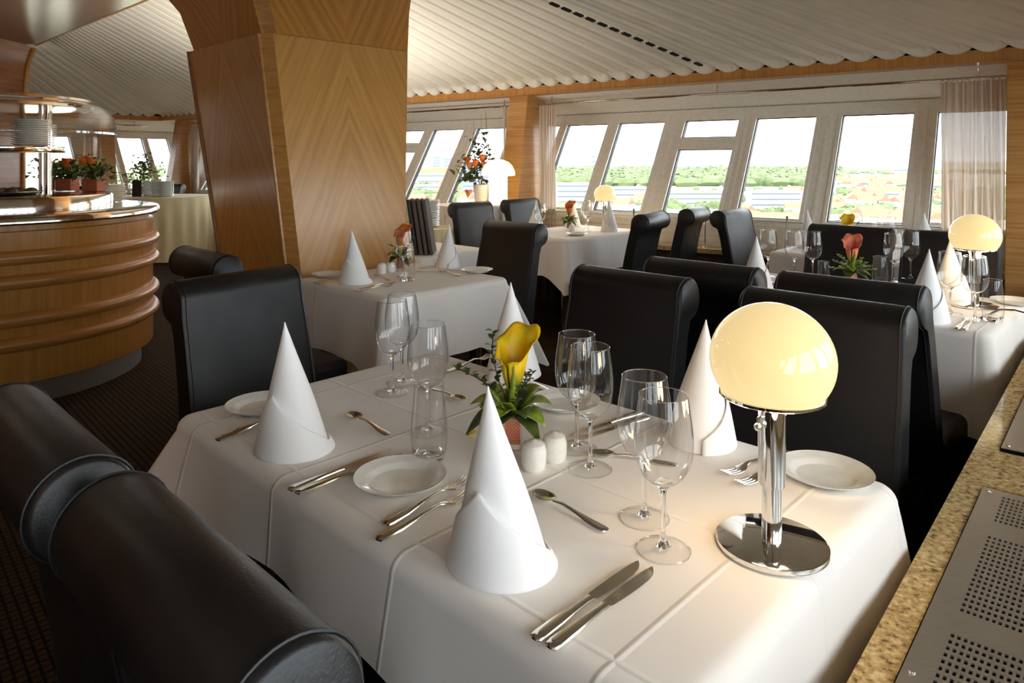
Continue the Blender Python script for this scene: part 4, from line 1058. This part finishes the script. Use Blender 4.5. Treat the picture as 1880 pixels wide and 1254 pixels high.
# ---- far table
G = 'napkins folded into cones'
for (a_, b_, lb) in ((4.30, -3.86, 'grey-white napkin cone at the left end of the far table'), (4.78, -3.86, 'napkin cone left of the small orange flower'), (4.68, -3.40, 'napkin cone right of the tiny lamp')):
    x, y = AB(a_, b_); napkin.put((x, y, TZ+.0005), a_, lb, G)
G = 'wine glasses'
for (a_, b_, lb) in ((4.12, -3.66, 'wine glass at the near left corner of the far table'), (4.22, -3.74, 'wine glass beside the left napkin of the far table'), (4.80, -3.74, 'wine glass left of the tiny lamp'), (4.56, -3.53, 'wine glass in front of the tiny lamp')):
    x, y = AB(a_, b_); wine.put((x, y, TZ+.0005), 0, lb, G)
x, y = AB(4.25, -3.40); plate.put((x, y, TZ+.0005), 0, 'side plate on the near right part of the far table', 'side plates')
x, y = AB(4.06, -3.88); plate.put((x, y, TZ+.0005), 0, 'side plate on the near left part of the far table', 'side plates')
x, y = AB(4.46, -3.62); o = make_shaker('salt_shaker'); o.location = (x, y, TZ+.0005); tag(o, 'white shaker beside the flower of the far table')
# ---- window table at right
G = 'napkins folded into cones'
for (a_, b_, lb) in ((4.72, -1.82, 'napkin cone left of the chair behind the pink calla'), (4.88, -1.17, 'napkin cone before the striped curtain')):
    x, y = AB(a_, b_); napkin.put((x, y, TZ+.0005), a_, lb, G)
for (a_, b_, lb) in ((4.58, -1.40, 'wine glass right of the farther yellow calla'), (4.72, -1.34, 'tall looking wine glass above the chairs, left of the curtain napkin')):
    x, y = AB(a_, b_); wine.put((x, y, TZ+.0005), 0, lb, 'wine glasses')
# ---- menus
G = 'dark menu folders leaning side by side'
for k, lb in enumerate(('menu folder touching the pillar edge', 'second menu folder from the pillar', 'third menu folder from the pillar', 'grey menu folder nearest the plate stack')):
    r = empty('menu_folder', (-.600+.031*k, 4.38, TZ+.001), 0); tag(r, lb, 'menu', G)
    m = M().box(-.0115, .0115, -.10, .10, 0, .335); m.v = [(x_-.15*z_+.02, y_, z_) for x_, y_, z_ in m.v]
    m.build('cover', 'menu_black' if k < 1 else 'grey_fabric', r, smooth=False, bevel=.006)
# ------------------------------------------------------------------ mushroom lamp table behind
def round_cloth(name, x, y, R_, zt, zb, mat, label, cat, folds=26, amp=.012, z1=None):
    def f(u, v_):
        a = 2*pi*u
        if v_ < .25:
            q = v_/.25; return (R_*q*cos(a), R_*q*sin(a), zt)
        q = (v_-.25)/.75; rr = R_+.012*q+amp*sin(folds*a)*min(1, q*2.2)
        return (rr*cos(a), rr*sin(a), zt-.006-(zt-zb-.006)*q)
    m = M().grid(f, folds*8, 12, closeu=True); o = m.build(name, mat, auto=80); o.location = (x, y, 0); return tag(o, label, cat)
sx, sy = -.40, 6.63
r = empty('serving_table', (sx, sy, 0)); tag(r, 'round serving table under the mushroom lamp', 'table')
M().lathe([(0, .885), (.31, .885), (.31, .905), (0, .905)], 40).build('tabletop', 'dark_wood_leg', r)
M().tube([(0, 0, 0), (0, 0, .885)], .04, 16).build('leg', 'chrome', r)
round_cloth('table_skirt', sx, sy, .318, .909, .01, 'skirt_cloth', 'pale yellow pleated skirt of the serving table under the mushroom lamp', 'table skirt', 30, .010)
round_cloth('tablecloth', sx, sy, .325, .915, .70, 'tablecloth_linen', 'white overlay cloth on the serving table under the mushroom lamp', 'tablecloth', 9, .012)
r = empty('mushroom_lamp', (-.13, 6.62, .916)); tag(r, 'glowing white mushroom shaped lamp before the leaning post', 'lamp')
M().lathe([(0, 0), (.088, 0), (.088, .25), (.095, .262)], 40).build('stem', 'opal_bright', r)
M().lathe([(.085, .262), (.150, .262), (.160, .268), (.158, .30), (.135, .355), (.10, .39), (.05, .412), (0, .418)], 48).build('lamp_shade', 'opal_bright', r)
r = empty('tall_flower_arrangement', (-.30, 6.82, .916)); tag(r, 'tall arrangement of twigs, leaves and orange flowers beside the mushroom lamp', 'flowers')
M().lathe([(0, 0), (.05, 0), (.06, .02), (.075, .17), (.072, .175), (.055, .02), (0, .015)], 32).build('vase', 'porcelain', r)
rnd = random.Random(4)
for k in range(9):
    dx = rnd.uniform(-.10, .06); h = rnd.uniform(.65, .93); twx = rnd.uniform(-.03, .03)
    M().tube([(0, 0, .1), (dx*.5, .0, .3), (dx*.9+twx, 0, .55), (dx, -.02, h)], [.004, .003, .002, .001], 6).build('tall_twig', 'twig_brown', r)
def bush(m, c, ext, n, size, rnd):
    for k in range(n):
        p = Vector((c[0]+rnd.gauss(0, ext[0]), c[1]+rnd.gauss(0, ext[1]), c[2]+rnd.gauss(0, ext[2])))
        d = Vector((rnd.uniform(-1, 1), rnd.uniform(-1, 1), rnd.uniform(-.5, 1))).normalized()*size*rnd.uniform(.6, 1.2)
        leaf(m, p, p+d, size*.33, .01, .15, 4)
    return m
bush(M(), (-.02, 0, .42), (.07, .05, .11), 90, .07, rnd).build('leaves', 'leaf_dark', r, solid=.001)
bush(M(), (.02, 0, .36), (.08, .05, .10), 70, .06, rnd).build('leaves', 'twig_brown', r, solid=.001)
bush(M(), (-.11, -.02, .25), (.05, .04, .05), 30, .09, rnd).build('leaves', 'leaf_dark', r, solid=.001)
for c in ((-.13, -.04, .41), (-.11, -.05, .36), (-.05, -.06, .38), (.01, -.05, .43), (-.12, -.08, .10), (.03, -.05, .36)):
    m = M(); spathe(m, (c[0], c[1], c[2]-.05), (.01, 0, 0), .030, .085, -90); m.build('flower', 'petal_pink' if c[2] < .2 else 'petal_orange', r, solid=.001)

# stack of plates on a low skirted stand
px_, py_ = -.70, 5.85
r = empty('side_stand', (px_, py_, 0)); tag(r, 'low skirted stand below the stack of plates', 'table')
M().lathe([(0, .75), (.2, .75), (.2, .77), (0, .77)], 32).build('tabletop', 'dark_wood_leg', r); M().tube([(0, 0, 0), (0, 0, .75)], .03, 12).build('leg', 'chrome', r)
round_cloth('table_skirt', px_, py_, .215, .775, .01, 'skirt_cloth', 'pale pleated skirt of the low stand with the plate stack', 'table skirt', 22, .010)
def make_dinner_plate(R_=.11):
    r = empty('dinner_plate'); r['category'] = 'plate'
    M().lathe([(0, .003), (R_*.6, .003), (R_*.7, .008), (R_*.97, .0155), (R_, .0165), (R_*.99, .0145), (R_*.68, .004), (R_*.6, 0), (0, 0)], 40).build('plate', 'porcelain', r)
    return r
dp = Proto(make_dinner_plate())
def stack(x, y, z, n, label, group, sc=1.0, step=.0135):
    for k in range(n):
        dp.put((x+.0008*sin(k*2.1), y+.0008*cos(k*1.7), z+k*step), 0, label, group, sc)
stack(px_, py_, .777, 15, 'plate in the tall stack left of the white-clothed serving table', 'stacked plates behind the menus', .92, .0145)
stack(-3.00, 4.42, 1.413, 12, 'plate in the middle stack on the shelf under the buffet canopy', 'stacked plates on the buffet shelf, middle', .98)
stack(-3.27, 4.22, 1.413, 12, 'plate in the left stack on the shelf under the buffet canopy', 'stacked plates on the buffet shelf, left', .98)
stack(-3.10, 4.70-.02, 1.413, 11, 'plate in the rear stack on the shelf under the buffet canopy', 'stacked plates on the buffet shelf, rear', .70)
stack(-2.86, 5.09, 1.031, 9, 'plate in the stack on the rear of the buffet counter', 'stacked plates on the buffet counter', .70)
# pots on the buffet
def pot(x, y, z, label, R_=.052, H=.085, seed=1):
    r = empty('potted_flowers', (x, y, z)); tag(r, label, 'plant', 'potted flowers on the buffet'); rnd = random.Random(seed)
    m = M().box(-R_, R_, -R_, R_, 0, H); m.build('pot', 'terracotta', r, smooth=False, bevel=.006)
    bush(M(), (0, 0, H+.05), (.055, .05, .035), 150, .05, rnd).build('leaves', 'leaf_dark', r, solid=.0008)
    bush(M(), (0, 0, H+.085), (.05, .04, .02), 40, .045, rnd).build('leaves', 'leaf_green', r, solid=.0008)
    for k in range(4):
        cx, cy, cz = rnd.uniform(-.06, .06), rnd.uniform(-.05, .02), H+.10+rnd.uniform(-.02, .02)
        m = M(); spathe(m, (cx, cy, cz-.03), (0, 0, 0), .028, .07, -90+rnd.uniform(-50, 50)); m.build('flower', 'petal_orange', r, solid=.001)
pot(-3.05, 4.86, 1.117, 'left terracotta pot of orange flowers on the buffet drum', seed=3)
pot(-2.80, 4.74, 1.117, 'right terracotta pot of orange flowers on the buffet drum', seed=8)
pot(-3.25, 5.00, 1.117, 'third leafy pot on the buffet drum, mostly behind the canopy post', seed=11)
# bread dish
r = empty('serving_dish', (-3.06, 4.28, 1.117)); tag(r, 'shallow dish of dark rolls on the buffet drum', 'dish')
M().lathe([(0, .004), (.15, .004), (.19, .022), (.192, .020), (.152, 0), (0, 0)], 40).build('dish', 'steel', r)
rnd = random.Random(9)
bp = None
r = empty('bread_roll'); r['category'] = 'bread roll'; M().sphere((0, 0, .018), .03, 14, 8, (1.25, .85, .7)).build('crust', 'twig_brown', r); bp = Proto(r)
for k in range(9):
    a = k*2.4; q = .035+.012*k; bp.put((-3.06+q*cos(a), 4.28+q*sin(a), 1.122), a, 'dark bread roll in the dish on the buffet', 'dark bread rolls on the buffet')
# ------------------------------------------------------------------ far skirted buffet table
bx, by, bz = -4.75, 9.65, .84
r = empty('buffet_table', (bx, by, 0)); tag(r, 'round buffet table near the far corner', 'table')
M().lathe([(0, bz-.03), (.62, bz-.03), (.62, bz-.005), (0, bz-.005)], 48).build('tabletop', 'dark_wood_leg', r); M().tube([(0, 0, 0), (0, 0, bz-.03)], .05, 16).build('leg', 'chrome', r)
round_cloth('table_skirt', bx, by, .64, bz, .01, 'skirt_cloth', 'pale yellow draped skirt of the round buffet table near the far corner', 'table skirt', 22, .018)
for k, (px, dy) in enumerate(((273, -.15), (288, -.25), (303, -.35))):
    Y = by+dy; stack((px-940)/FPX*Y, Y, bz+.002, 13, 'plate in the %s stack on the far buffet table' % ('left', 'middle', 'right')[k], 'stacked plates on the far buffet table', .98 if k == 2 else .8, .0155)
Y = by-.3; x = (252-940)/FPX*Y; r = empty('menu_stand', (x, Y, bz)); tag(r, 'upright black menu holder among the plates of the far buffet table', 'menu stand')
M().box(-.06, .06, -.02, .0, 0, .22).build('board', 'menu_black', r, smooth=False, bevel=.003)
Y = 10.1; x = (264-940)/FPX*Y; r = empty('potted_tree', (x, Y, bz)); tag(r, 'bushy pale green plant on the far buffet table before the corner window', 'plant')
M().lathe([(0, 0), (.06, 0), (.075, .11), (.07, .11), (.055, .01), (0, .01)], 24).build('pot', 'terracotta', r)
M().tube([(0, 0, .05), (0, 0, .35)], .008, 8).build('trunk', 'twig_brown', r)
rnd = random.Random(5)
bush(M(), (0, 0, .28), (.11, .08, .10), 260, .06, rnd).build('leaves', 'leaf_green', r, solid=.001); bush(M(), (0, 0, .42), (.05, .05, .08), 100, .055, rnd).build('leaves', 'leaf_dark', r, solid=.001)
G = 'glasses on the far buffet table'
for k in range(5):
    px = 205+k*9; Y = 9.5+.1*(k % 2); x = (px-940)/FPX*Y; wine.put((x, Y, bz+.001), 0, 'small upright glass at the left of the far buffet table', G, .75)

# ------------------------------------------------------------------ the city below
GZ = -50.0
def gp(px, py): return on(px, py, GZ)
o = M().box(-9000, 9000, 60, 16000, GZ-1, GZ).build('city_ground', 'ground', smooth=False); struct(o, 'hazy green and red city plain far below the windows', 'ground')
m = M(); m2 = M(); rnd = random.Random(12)
def ico(m, c, r_, sz):
    x, y, z = c; vs = []; 
    prof = [(0, -.2), (.8, 0), (1, .45), (.75, .85), (0, 1.0)]
    o_ = len(m.v); m.lathe([(r_*a, sz*b) for a, b in prof], 7, c)
    for i in range(o_, len(m.v)):
        v_ = m.v[i]; m.v[i] = (v_[0]+rnd.uniform(-.12, .12)*r_, v_[1]+rnd.uniform(-.12, .12)*r_, v_[2]+rnd.uniform(-.1, .1)*sz)
for k in range(1500):
    px = rnd.uniform(990, 1545); py = 316+27*rnd.random()**1.3
    if px > 1500 and rnd.random() < .4: continue
    x, y = gp(px, py); ico(m, (x, y, GZ), rnd.uniform(7, 14)*(1+y/2600), rnd.uniform(9, 16)*(1+y/4000))
for k in range(500):
    px = rnd.uniform(740, 1000); py = rnd.choice([rnd.uniform(345, 372), rnd.uniform(318, 330)])
    x, y = gp(px, py); ico(m, (x, y, GZ), rnd.uniform(6, 10)*(1+y/2600), rnd.uniform(7, 13))
for k in range(260):
    px = rnd.uniform(1530, 1860); py = rnd.choice([rnd.uniform(352, 372), rnd.uniform(385, 405), rnd.uniform(314, 320)])
    x, y = gp(px, py); ico(m, (x, y, GZ), rnd.uniform(5, 9)*(1+y/2600), rnd.uniform(6, 11))
for k in range(260):
    px = rnd.uniform(1000, 1500); py = rnd.uniform(350, 420); x, y = gp(px, py); ico(m, (x, y, GZ), rnd.uniform(4, 7), rnd.uniform(6, 9))
for k in range(120):
    px = rnd.uniform(120, 420); py = rnd.uniform(305, 350); x, y = gp(px, py); ico(m, (x, y, GZ), rnd.uniform(8, 14), rnd.uniform(9, 14))
o = m.build('tree_canopy', 'foliage_far', weld=False); tag(o, 'broad belt of green treetops in the city seen through the windows', 'trees', kind='stuff')
def building(px0, px1, pytop, pybase, floors, wall, roofm, label, roof='flat', depth=14, group=None):
    x0, y0 = gp(px0, pybase); x1, _ = gp(px1, pybase); H = (pybase-pytop)/FPX*y0; w = (x1-x0)/2; cx = (x0+x1)/2
    r = empty('city_building', (cx, y0, GZ)); tag(r, label, 'building', group)
    M().box(-w, w, 0, depth, 0, H).build('wall', wall, r, smooth=False)
    if roof == 'flat': M().box(-w-.4, w+.4, -.4, depth+.4, H, H+.8).build('roof', roofm, r, smooth=False)
    else:
        m = M(); hh = H*.5; m.add([(-w-.5, -.6, H), (w+.5, -.6, H), (w+.5, depth+.6, H), (-w-.5, depth+.6, H), (-w, depth/2, H+hh), (w, depth/2, H+hh)], [(0, 1, 5, 4), (2, 3, 4, 5), (0, 4, 3), (1, 2, 5), (0, 3, 2, 1)])
        m.build('roof', roofm, r, smooth=False)
    fh = H/floors
    for k in range(floors):
        M().box(-w+1, w-1, -.15, .1, fh*(k+.38), fh*(k+.68)).build('window_band', 'window_band', r, smooth=False)
building(1378, 1472, 351, 392, 4, 'render_white', 'roof_grey', 'long white block with dark window bands below the green trees, right of the split window')
building(1022, 1092, 337, 386, 5, 'render_white', 'roof_grey', 'pale apartment block behind the beige curtain')
building(1118, 1186, 344, 372, 3, 'render_white', 'roof_grey', 'pale low block behind the tiny lamp')
building(1228, 1336, 352, 378, 3, 'render_cream', 'roof_grey', 'long cream block in the lower split window')
building(1060, 1200, 381, 408, 2, 'render_white', 'roof_grey', 'flat white hall below the pale blocks')
building(1384, 1480, 402, 424, 1, 'render_cream', 'roof_red', 'red roofed hall low in the fourth window', 'gable')
building(1232, 1330, 388, 410, 2, 'render_white', 'roof_grey', 'flat roofed hall behind the rolled chair tops')
building(1592, 1652, 352, 372, 2, 'render_white', 'roof_red', 'white house with red roof in the wide fifth window', 'gable')
building(1536, 1600, 332, 344, 1, 'render_cream', 'roof_red', 'long red roofed row at the left of the fifth window', 'gable')
building(1604, 1690, 334, 347, 1, 'render_cream', 'roof_red', 'long red roofed row at the right of the fifth window', 'gable')
building(1700, 1760, 336, 350, 1, 'render_cream', 'roof_red', 'red roofed row beside the right curtain', 'gable')
building(1520, 1580, 398, 416, 1, 'render_white', 'roof_grey', 'pale hall at the foot of the fifth window')
building(1690, 1745, 380, 400, 2, 'render_white', 'roof_grey', 'pale building left of the right curtain')
building(766, 836, 318, 338, 2, 'render_cream', 'roof_red', 'long red roofed building in the bay behind the mushroom lamp', 'gable')
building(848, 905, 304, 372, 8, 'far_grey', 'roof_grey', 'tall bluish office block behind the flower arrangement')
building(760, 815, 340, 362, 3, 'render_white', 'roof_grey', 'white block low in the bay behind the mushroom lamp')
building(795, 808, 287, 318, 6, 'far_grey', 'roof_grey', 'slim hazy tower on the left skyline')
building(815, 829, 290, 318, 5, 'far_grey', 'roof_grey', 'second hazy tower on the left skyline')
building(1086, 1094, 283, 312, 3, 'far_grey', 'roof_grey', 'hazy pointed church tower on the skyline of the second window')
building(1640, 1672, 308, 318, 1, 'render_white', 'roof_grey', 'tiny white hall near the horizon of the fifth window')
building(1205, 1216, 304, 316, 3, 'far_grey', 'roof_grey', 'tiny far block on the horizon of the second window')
# small houses
hp = empty('city_house'); hp['category'] = 'house'
M().box(-7, 7, -5, 5, 0, 6).build('wall', 'render_white', hp, smooth=False)
m = M(); m.add([(-7.4, -5.4, 6), (7.4, -5.4, 6), (7.4, 5.4, 6), (-7.4, 5.4, 6), (-7, 0, 10), (7, 0, 10)], [(0, 1, 5, 4), (2, 3, 4, 5), (0, 4, 3), (1, 2, 5), (0, 3, 2, 1)]); m.build('roof', 'roof_red', hp, smooth=False)
hpp = Proto(hp)
for k in range(110):
    zone = rnd.random()
    if zone < .62: px, py = rnd.uniform(1520, 1750), rnd.uniform(325, 420)
    elif zone < .85: px, py = rnd.uniform(1010, 1500), rnd.uniform(355, 425)
    else: px, py = rnd.uniform(745, 900), rnd.uniform(330, 380)
    x, y = gp(px, py); hpp.put((x, y, GZ), rnd.uniform(0, 3), 'small house with a red roof down in the city', 'small houses seen through the windows', 1+y/2500)

# haze over the plain
t = NT('haze'); sc_ = t.n('ShaderNodeVolumeScatter'); sc_.inputs['Density'].default_value = HAZE; sc_.inputs['Color'].default_value = (.95, .97, 1, 1)
t.l(sc_.outputs[0], t.out.inputs['Volume']); MT['haze'] = t.m
if HAZE: struct(M().box(-8900, 8900, 90, 15900, GZ+.5, 90).build('haze_layer', 'haze', smooth=False), 'pale summer haze lying over the city', 'haze')
# ------------------------------------------------------------------ light, camera
w = bpy.data.worlds.new('sky'); bpy.context.scene.world = w; w.use_nodes = True; nt = w.node_tree; nt.nodes.clear()
ow = nt.nodes.new('ShaderNodeOutputWorld'); bg = nt.nodes.new('ShaderNodeBackground'); tc = nt.nodes.new('ShaderNodeTexCoord'); sp = nt.nodes.new('ShaderNodeSeparateXYZ'); rp = nt.nodes.new('ShaderNodeValToRGB')
nt.links.new(tc.outputs['Generated'], sp.inputs[0]); nt.links.new(sp.outputs[2], rp.inputs[0])
rp.color_ramp.elements[0].position = -.0; rp.color_ramp.elements[0].color = (.86, .93, 1, 1)
rp.color_ramp.elements[1].position = .5; rp.color_ramp.elements[1].color = (.93, .965, 1, 1)
nt.links.new(rp.outputs[0], bg.inputs[0]); bg.inputs[1].default_value = SKY
nt.links.new(bg.outputs[0], ow.inputs[0])
# soft sun above the city (hazy day), comes from behind the building
sd = bpy.data.lights.new('hazy_sun', 'SUN'); sd.energy = SUNE; sd.angle = radians(12); sd.color = (1, .97, .92)
so_ = bpy.data.objects.new('hazy_sun', sd); C.objects.link(so_); so_.rotation_euler = (radians(38), 0, radians(-20))
# room lamps in the veneered ceiling
def downlight(x, y, z, e, size=.25, col=(1, .86, .68), lab=''):
    r = empty('ceiling_downlight', (x, y, z)); tag(r, lab, 'ceiling light', 'round ceiling lights outside the view')
    M().lathe([(.07, .0), (.085, -.004), (.09, .0), (.085, .006)], 24, closed=True).build('ring', 'chrome', r)
    ld = bpy.data.lights.new('lamp_light', 'AREA'); ld.shape = 'DISK'; ld.size = size; ld.energy = e; ld.color = col
    lo = bpy.data.objects.new('lamp_light', ld); C.objects.link(lo); lo.parent = r; lo.location = (0, 0, -.02)
for (x, y, z, e, lb) in DOWN: downlight(x, y, z, e, .3, lab=lb)
def torchiere(x, y, e, lab, h=1.85):  # unseen upward lamp, added only to lift the ceiling and room
    r = empty('uplighter', (x, y, 0)); tag(r, lab, 'floor lamp')
    M().lathe([(0, .02), (.14, .018), (.15, .01), (.15, 0), (0, 0)], 32).build('base', 'chrome', r)
    M().tube([(0, 0, .02), (0, 0, h-.05)], .012, 12).build('pole', 'chrome', r)
    M().lathe([(.02, h-.06), (.10, h-.03), (.16, h+.02), (.165, h+.02), (.10, h-.04), (.02, h-.07)], 32, closed=True).build('bowl', 'chrome', r)
    ld = bpy.data.lights.new('uplight', 'AREA'); ld.shape = 'DISK'; ld.size = .26; ld.energy = e; ld.color = UPC
    lo = bpy.data.objects.new('uplight', ld); C.objects.link(lo); lo.parent = r; lo.location = (0, 0, h); lo.rotation_euler = (pi, 0, 0)
for (x, y, h_, e, lb) in UP: torchiere(x, y, e, lb, h_)
cam = bpy.data.cameras.new('camera'); co = bpy.data.objects.new('camera', cam); C.objects.link(co)
co.location = (0, 0, EYE); co.rotation_euler = (radians(90), 0, 0)
cam.sensor_width = 36; cam.lens = FPX/1880*36; cam.shift_y = -(627-HZ)/1880; cam.clip_start = .05; cam.clip_end = 20000
sc = bpy.context.scene; sc.camera = co
sc.view_settings.view_transform = 'Standard'; sc.view_settings.look = 'None'; sc.view_settings.gamma = 1; sc.view_settings.use_curve_mapping = False
sc.view_settings.exposure = EXPO
sc.cycles.max_bounces = 14; sc.cycles.transparent_max_bounces = 32; sc.cycles.transmission_bounces = 12; sc.cycles.glossy_bounces = 6; sc.cycles.diffuse_bounces = 5
sc.cycles.sample_clamp_indirect = 6
